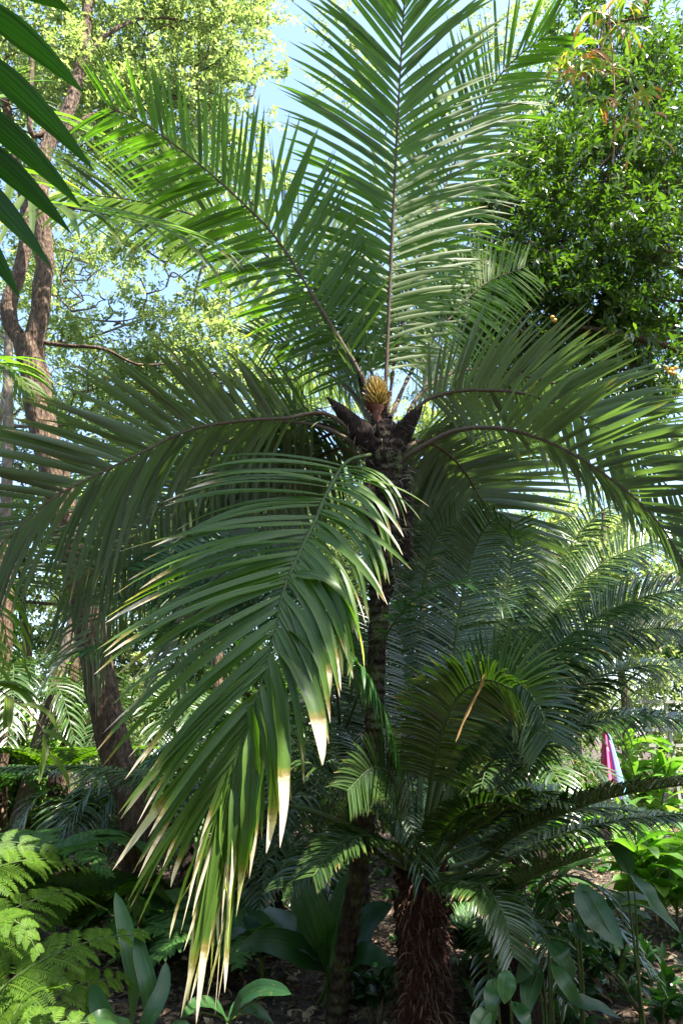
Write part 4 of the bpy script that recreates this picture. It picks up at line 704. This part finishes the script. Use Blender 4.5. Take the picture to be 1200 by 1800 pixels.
def shrub(label, base, n, L, W, R, H, mat, name='shrub', cat='shrub', prof=w_ell, up_=.8, stems=7, drp=.7, K=6, red=False, wav=.05):
    o = thing(name, base, label, cat); b = np.array(base, float); mb = MB(); tips = []
    for j in range(stems):
        an = rng.uniform(0, 6.28); v = np.array([math.cos(an), math.sin(an), 0]); e = b+v*R*rng.uniform(.2, .9)+[0, 0, H*rng.uniform(.5, 1)]
        c = curve([b+v*.03, b*.5+e*.5+v*.04*R+[0, 0, H*.1], e], 14); tube(mb, c, np.linspace(.01, .003, 14)*(1+H*.4), 5); tips.append(c)
    obj('stem', mb, M['twig'], o)
    A = np.stack(tips); s = rng.integers(0, stems, n); k = rng.integers(4, 14, n); B = A[s, k]; d = sphere_dirs(n)*[1, 1, .5]+[0, 0, up_]
    lb_ = MB(); strips(lb_, grow(B, d, L*rng.uniform(.6, 1.15, n), K, drp), np.tile([0, 0, 1.], (n, 1))+rng.normal(0, .3, (n, 3)), W*rng.uniform(.7, 1.2, n), prof, .3, wav=wav)
    obj('foliage', lb_, M[mat], o)
    if red:
        fb = MB()
        for j in range(3):
            p = A[j % stems, -4]+[0, 0, .02]; n2 = 16; D = sphere_dirs(n2)+[0, 0, .8]; kites(fb, np.tile(p, (n2, 1))+[0, 0, 1]*rng.random((n2, 1))*.1, D, sphere_dirs(n2), np.full(n2, .05), np.full(n2, .02), rng.random(n2))
        obj('flower', fb, M['red'], o)
    return o
M['red'] = leafmat('red_flower', [(.6, .03, .02), (.75, .08, .03)], trans=.3, rough=.5, tcol=(1.5, .8, .6))
shrub('leafy shrub with pointed dark leaves at the right over the litter', G(1150, 1690, 4.6), 130, .13, .05, .55, .55, 'gloss')
shrub('low rounded-leaf bush in the bottom right corner', G(1165, 1840, 3.1), 70, .13, .085, .45, .4, 'gloss')
shrub('small herb clump by the bottom edge right of the litter', G(1060, 1830, 3.2), 40, .11, .06, .3, .25, 'gloss')
shrub('broad bush in the right middle between the two long leaves', G(1060, 1620, 5.2), 130, .16, .06, .6, .5, 'broad')
shrub('dark shrub left of the bird\'s nest plant under the hanging tips', G(430, 1620, 6.0), 150, .14, .05, .6, .45, 'broad')
shrub('dark leafy plant at the foot of the cycad on its left side', G(660, 1760, 4.8), 80, .16, .07, .35, .35, 'broad')
shrub('dark undergrowth bush behind the mossy trunk base', G(560, 1500, 7.0), 160, .22, .07, .7, .7, 'broad')
shrub('lime ginger clump with paddle leaves behind the low right frond', G(1150, 1400, 6.6), 90, .5, .13, .5, .95, 'lime', name='ginger_plant', cat='plant', prof=w_strap, drp=1.2, K=9)
shrub('blue-green ginger leaves in front of the closed parasol', G(985, 1420, 5.8), 24, .55, .12, .5, .75, 'broad', name='ginger_plant', cat='plant', prof=w_strap, drp=1.2, K=9)
shrub('lime paddle-leaved clump left of the closed parasol', G(950, 1400, 9.5), 80, .45, .12, .5, 1.0, 'lime', name='ginger_plant', cat='plant', prof=w_strap, drp=1.1, K=9)
shrub('lime clump with red flower heads at the far right edge', G(1190, 1400, 7.0), 80, .5, .13, .6, .9, 'lime', name='ginger_plant', cat='plant', prof=w_strap, drp=1.1, K=9, red=True)
shrub('tall lime plants behind the closed parasol', G(1130, 1350, 12), 150, .6, .14, 1.0, 1.7, 'lime', name='ginger_plant', cat='plant', prof=w_strap, drp=1.1, K=8)
shrub('whitish-green rosette shrub in sun at the far left', G(60, 1330, 10), 420, .26, .07, 1.2, 2.9, 'lime', stems=20, up_=.3)
shrub('tiny-leaved dark bush beside the small palm at left', G(170, 1420, 8.0), 700, .07, .035, .9, .75, 'tree_d', stems=26) if False else None
sb_ = tree('shrub', 'fine-leaved dark bush between the small palm and the leaning trunk', G(120, 1500, 7.4), [(np.array([G(120, 1500, 7.4), G(120, 1500, 7.4, .3), G(122, 1500, 7.4, .6)]), .03, .012)], [(110, 1490, 7.4, 55, .8), (190, 1480, 7.4, 50, .8), (60, 1500, 7.2, 45, .6)], M['tree3'], M['twig'], per=110, L=.05, W=.028, cat='shrub', bt=6, br=.01, twl=.15)
for lab, x, Y, lf_, hh_ in (('dense mid-green thicket bush behind the bench', 360, 10.5, 'tree3', 1250), ('sunny thicket bush behind the leaning trunk base', 200, 12, 'tree1', 1240), ('dark thicket bush behind the young palm', 560, 10, 'tree2', 1280), ('thicket bush deep behind the cycad crown', 760, 9.5, 'tree2', 1260), ('thicket bush left of the far clearing', 900, 10.5, 'tree3', 1270), ('thicket bush at the far left margin', -20, 10, 'tree3', 1300), ('sunlit hedge bush behind the white fence', 1180, 15, 'tree1', 1230)):
    b = G(x, 1300, Y)
    tree('shrub', lab, b, [(np.array([b, (b[0], b[1], .5), (b[0]+.1, b[1], 1.0)]), .05, .02)], [(x+dx, y, Y+dy, 70, 1) for dx, y, dy in ((-60, hh_+90, 0), (60, hh_+90, .3), (0, hh_+20, 0), (-70, hh_+150, -.3), (70, hh_+160, 0))], M[lf_], M['twig'], per=110, L=.11, W=.055, cat='shrub', bt=5, br=.015)
# small dark palm at left
def smallpalm(label, b, h, n, R, mats=None, L=.3, name='small_palm', W=.022, r=.06):
    o = thing(name, b, label, 'palm'); b = np.array(b, float); mb = MB(); tube(mb, curve([b, b+[.02, 0, h*.5], b+[0, 0, h]], 16), np.linspace(r*1.15, r, 16), 10, 0, .1); obj('trunk', mb, M['fibre'], o); t0 = b+[0, 0, h]
    for j in range(n):
        an = 6.283*j/n+rng.normal(0, .15); v = np.array([math.cos(an), math.sin(an), 0]); rr = R*rng.uniform(.85, 1.1); u = rng.uniform(.3, .7)*R
        frond(o, [t0, t0+v*rr*.3+[0, 0, u*.8], t0+v*rr*.7+[0, 0, u*.7], t0+v*rr+[0, 0, -u*.2]], world=True, hint=(0, 0, 1) if u < R*.9 else v, n=34, L=L, W=W, a=(65, 40), droop=(.8, .8), s0=.2, K=4, mats=mats or cm, r=(.01, .003))
    return o
smallpalm('small dark palm with fibrous trunk among ferns at left', G(140, 1500, 7.0), .75, 11, .7)
smallpalm('low dark palm behind the hanging bleached tips', G(490, 1500, 6.2), .35, 10, .75, L=.26)
smallpalm('shaded palm clump behind the bench at centre left', G(420, 1420, 9.0), 1.0, 12, 1.3, L=.4, W=.03)
smallpalm('dark palm clump deep behind the cycad at right', G(900, 1420, 8.0), .9, 12, 1.3, L=.4, W=.03)
smallpalm('feathery palm in the left background by the pale trunks', G(-20, 1400, 8.5), 1.7, 12, 1.5, L=.45, W=.03)
smallpalm('dark cycad stump with short fronds at the lower right', G(905, 1720, 4.6), .42, 9, .75, L=.2, W=.016, r=.11, name='small_cycad')
smallpalm('dark palm filling the shade behind the left tips of the front frond', G(330, 1450, 7.4), .9, 13, 1.3, L=.42, W=.026)
smallpalm('dark palm between the bench and the mossy trunk', G(560, 1450, 6.8), .8, 13, 1.2, L=.4, W=.026)
smallpalm('dark palm right behind the leaning trunk base', G(260, 1420, 9.5), 1.5, 13, 1.6, L=.45, W=.03)
treefern('dark fern on the litter under the hanging tips', G(400, 1560, 5.4), .12, 9, .7, 'fern2', up_=.35)
treefern('dark fern beside the foot of the leaning trunk', G(300, 1600, 5.9), .15, 9, .7, 'fern2', up_=.35)
treefern('low fern on the litter right of the cycad trunk', G(830, 1600, 5.6), .12, 9, .65, 'fern2', up_=.35)
# pale trunks at left background
def pole(label, a_, b_, r, mat='barkg', name='bare_tree'):
    mb = MB(); c = curve([a_, (np.array(a_)+b_)/2+rng.normal(0, .06, 3), b_], 20); c0 = c[0].copy(); tube(mb, c, np.linspace(r, r*.8, 20), 12, 0, .04)
    tag(obj(name, mb, M[mat], None, c0), label, 'tree')
pole('pale leaning trunk lit by sun behind the left ferns', np.array(G(40, 1300, 9.5)), P(150, 1030, 9.8), .11)
pole('thick rusty brown trunk at the left edge behind shrubs', np.array(G(18, 1300, 9.0)), P(10, 960, 9.0), .17, 'bark')
pole('thin mossy trunk just left of the leaning tree', np.array(G(132, 1300, 10)), P(150, 980, 10), .08, 'bark')
pole('thin trunk standing behind the tips of the front frond', np.array(G(395, 1300, 11)), P(380, 980, 11), .09, 'bark')
# ================================================================= HANGING BAMBOO-LIKE SPRAY, upper right
hb = np.array([3.1, 4.0, 0.]); bs = thing('bamboo', hb, 'bamboo cane with hanging rust-tipped leaves at the top right', 'bamboo')
mb = MB(); cane = curve(np.vstack([hb, hb+[.05, 0, 4], hb+[-.1, .1, 7.2], P(1090, -60, 4.4), P(1070, 0, 4.3), P(1076, 100, 4.3), P(1080, 200, 4.3), P(1077, 292, 4.3)]), 80); tube(mb, cane, np.linspace(.022, .004, 80), 7); 
lm = MB()
for x, y, X2, Y2 in ((1075, 60, 1040, 20), (1070, 5, 1110, 10), (1077, 110, 990, 90), (1078, 130, 1000, 140), (1079, 120, 1130, 160), (1078, 160, 1120, 210), (1078, 90, 1020, 110), (1078, 200, 1135, 250), (1076, 50, 1110, 60), (1075, 100, 965, 130), (1078, 190, 1040, 180)):
    c = curve(PP([(x, y, 4.3), ((x+X2)/2, (y+Y2)/2-14, 4.25), (X2, Y2, 4.2)]), 12); tube(mb, c, np.linspace(.005, .002, 12), 4)
    n = 15; k = rng.integers(3, 12, n); d = sphere_dirs(n)*[.8, .8, .3]+[0, 0, -.2]
    strips(lm, grow(c[k], d, rng.uniform(.14, .33, n), 7, 2.0), rng.normal(size=(n, 3))+[0, -1, .5], np.full(n, .03), w_ell, .3, rnd=np.clip(rng.normal(.38, .35, n), 0, 1), dry=np.clip(rng.normal(.85, .2, n), .4, 1.3))
M['rc'] = barkmat('cane_skin', (.2, .06, .03), (.32, .12, .05), (.4, .2, .1), (9, 9, 4), .1, .5)
obj('cane', mb, M['rc'], bs); M['orange2'] = leafmat('bamboo_leaf', [(.1, .2, .03), (.16, .26, .04), (.26, .32, .06), (.5, .22, .06)], dry=(.4, .12, .04), trans=.4, rough=.5, tcol=(1.6, 1.5, .5)); obj('foliage', lm, M['orange2'], bs)
# ================================================================= THINGS IN THE CLEARING
pc = np.array(G(1066, 1300, 8.6)); par = thing('closed_parasol', pc, 'closed parasol with pink, violet and sky blue folds among the lime plants', 'parasol')
mb = MB(); tube(mb, np.array([pc, pc+[0, 0, .9], pc+[0, 0, 1.75]]), .02, 8); obj('pole', mb, M['barkg'], par)
mb = MB(); A_ = 48; H_ = 20; zz = np.linspace(0, 1, H_); an = np.linspace(0, 2*np.pi, A_+1)
R_ = (.015+.115*(1-zz)**.8)[:, None]*(1+.28*np.sin(an*8)[None]); V = np.stack([pc[0]+R_*np.cos(an), pc[1]+R_*np.sin(an), np.repeat(pc[2]+.95+zz[:, None]*.78, A_+1, 1)], -1); idx = np.arange(H_*(A_+1)).reshape(H_, A_+1)
F = np.stack([idx[:-1, :-1], idx[:-1, 1:], idx[1:, 1:], idx[1:, :-1]], -1).reshape(-1, 4); cl = np.zeros((H_, A_+1, 4)); cl[..., 0] = ((an/(2*np.pi)*8).astype(int) % 8/8+.05)[None]
mb.add(V.reshape(-1, 3), F, cl.reshape(-1, 4))
m, t = newmat('parasol_cloth'); at = nd(t, 'ShaderNodeAttribute', attribute_name='col'); sp = nd(t, 'ShaderNodeSeparateColor'); t.links.new(at.outputs['Color'], sp.inputs[0])
r_ = ramp(t, [(0, (.1, .45, .8)), (.12, (.8, .06, .1)), (.3, (.75, .3, .12)), (.42, (.55, .05, .12)), (.55, (.8, .07, .22)), (.65, (.85, .12, .3)), (.75, (.2, .1, .4)), (.85, (.25, .6, .85))], sp.outputs[0]); r_.color_ramp.interpolation = 'CONSTANT'
pb = nd(t, 'ShaderNodeBsdfPrincipled'); pb.inputs['Roughness'].default_value = .8; t.links.new(r_.outputs[0], pb.inputs['Base Color']); o = nd(t, 'ShaderNodeOutputMaterial'); t.links.new(pb.outputs[0], o.inputs[0]); M['cloth'] = m
obj('canopy', mb, M['cloth'], par)
def box(mb, c, s, mat=0):
    c = np.array(c, float); s = np.array(s, float)/2; V = np.array([[x, y, z] for x in (-1, 1) for y in (-1, 1) for z in (-1, 1)])*s+c
    mb.add(V, [[0, 1, 3, 2], [4, 6, 7, 5], [0, 4, 5, 1], [2, 3, 7, 6], [0, 2, 6, 4], [1, 5, 7, 3]], None, mat)
m, t = newmat('weathered_white'); pb = nd(t, 'ShaderNodeBsdfPrincipled'); no = nd(t, 'ShaderNodeTexNoise'); no.inputs['Scale'].default_value = 12
r_ = ramp(t, [(.3, (.2, .19, .17)), (.7, (.45, .44, .4))], no.outputs[0]); t.links.new(r_.outputs[0], pb.inputs['Base Color']); pb.inputs['Roughness'].default_value = .6; o = nd(t, 'ShaderNodeOutputMaterial'); t.links.new(pb.outputs[0], o.inputs[0]); M['white'] = m
fb = np.array(G(1180, 1300, 12.0)); fe = thing('garden_fence', fb, 'weathered white post-and-rail frame at the right edge of the clearing', 'fence')
for dx in (-.35, -.02, .3, .8, 1.3): mb = MB(); box(mb, fb+[dx, 0, 1.15], (.05, .05, 2.3)); obj('post', mb, M['white'], fe, smooth=False)
for z in (1.5, 1.75, 2.2): mb = MB(); box(mb, fb+[.45, -.045, z], (2.0, .03, .05)); obj('rail', mb, M['white'], fe, smooth=False)
# bench
bb = np.array(G(345, 1500, 8.3)); be = thing('garden_bench', bb, 'plain weathered wooden bench half hidden behind the hanging leaf tips', 'bench')
mb = MB(); 
for k in range(3): box(mb, bb+[0, -.16+.16*k, .45], (1.3, .14, .045))
obj('seat', mb, M['wood'], be, smooth=False); mb = MB()
for k in range(2): box(mb, bb+[0, .3, .66+.16*k], (1.3, .035, .12))
obj('backrest', mb, M['wood'], be, smooth=False)
for sx in (-.55, .55):
    for sy in (-.18, .27): mb = MB(); hh_ = .43 if sy < 0 else .85; box(mb, bb+[sx, sy, hh_/2], (.07, .06, hh_)); obj('leg', mb, M['wood'], be, smooth=False)
# ================================================================= GROUND COVER and fallen twigs
mb = MB(); n = 900; yy = rng.uniform(3.6, 13, n); xx = rng.uniform(-1, 1, n)*(1+yy*.7); keep = (rng.random(n) < np.where((xx > 1.2) | (yy > 6.5), .9, .25)); xx, yy = xx[keep], yy[keep]; n = len(xx)
m_ = 7; b = np.repeat(np.arange(n), m_); B = np.stack([xx[b], yy[b], gh(xx[b], yy[b])], 1); d = sphere_dirs(len(b))*[1, 1, .3]+[0, 0, .7]; ln = rng.uniform(.06, .2, len(b))
strips(mb, grow(B, d, ln, 5, 1.3), np.tile([0, 0, 1.], (len(b), 1))+rng.normal(0, .3, (len(b), 3)), ln*.28, w_ell, .3)
tag(obj('ground_cover', mb, M['gloss']), 'scattered low green herbs growing out of the leaf litter', 'ground cover', kind='stuff')
for lab, x, y, Y in (('bent dry twig lying on the litter at lower right', 1050, 1720, 4.0), ('crooked fallen twig in front of the paddle-leaved rosette', 500, 1760, 4.3)):
    g = np.array(G(x, y, Y)); mb = MB(); an = rng.uniform(0, 3)
    c = curve([g+[-.35, 0, .03], g+[-.1, .12, .07], g+[.15, .02, .06], g+[.42, .15, .1]], 20); tube(mb, c, np.linspace(.012, .005, 20), 6, 0, .1); c2 = curve([c[9], c[9]+[.1, -.1, .05], c[9]+[.25, -.14, .04]], 10); tube(mb, c2, np.linspace(.007, .002, 10), 5)
    tag(obj('fallen_twig', mb, M['twig'], None, g), lab, 'twig')

# look-alike things share a group
GR = {'tree': 'trees around the clearing', 'canopy_tree': 'trees behind the viewer', 'tree_fern': 'ferns on the left', 'ginger_plant': 'ginger plants in the far clearing', 'small_palm': 'small palms in the undergrowth',
      'shrub': 'shrubs of the undergrowth', 'bare_tree': 'bare trunks in the background', 'fallen_twig': 'twigs on the litter', 'arching_leaf_plant': 'low arching plants', 'large_leaf_plant': 'long-leaved plants at the right'}
for o in SC.objects:
    if o.parent is None and 'category' in o:
        k = o.name.split('.')[0]
        if k in GR and 'group' not in o: o['group'] = GR[k]
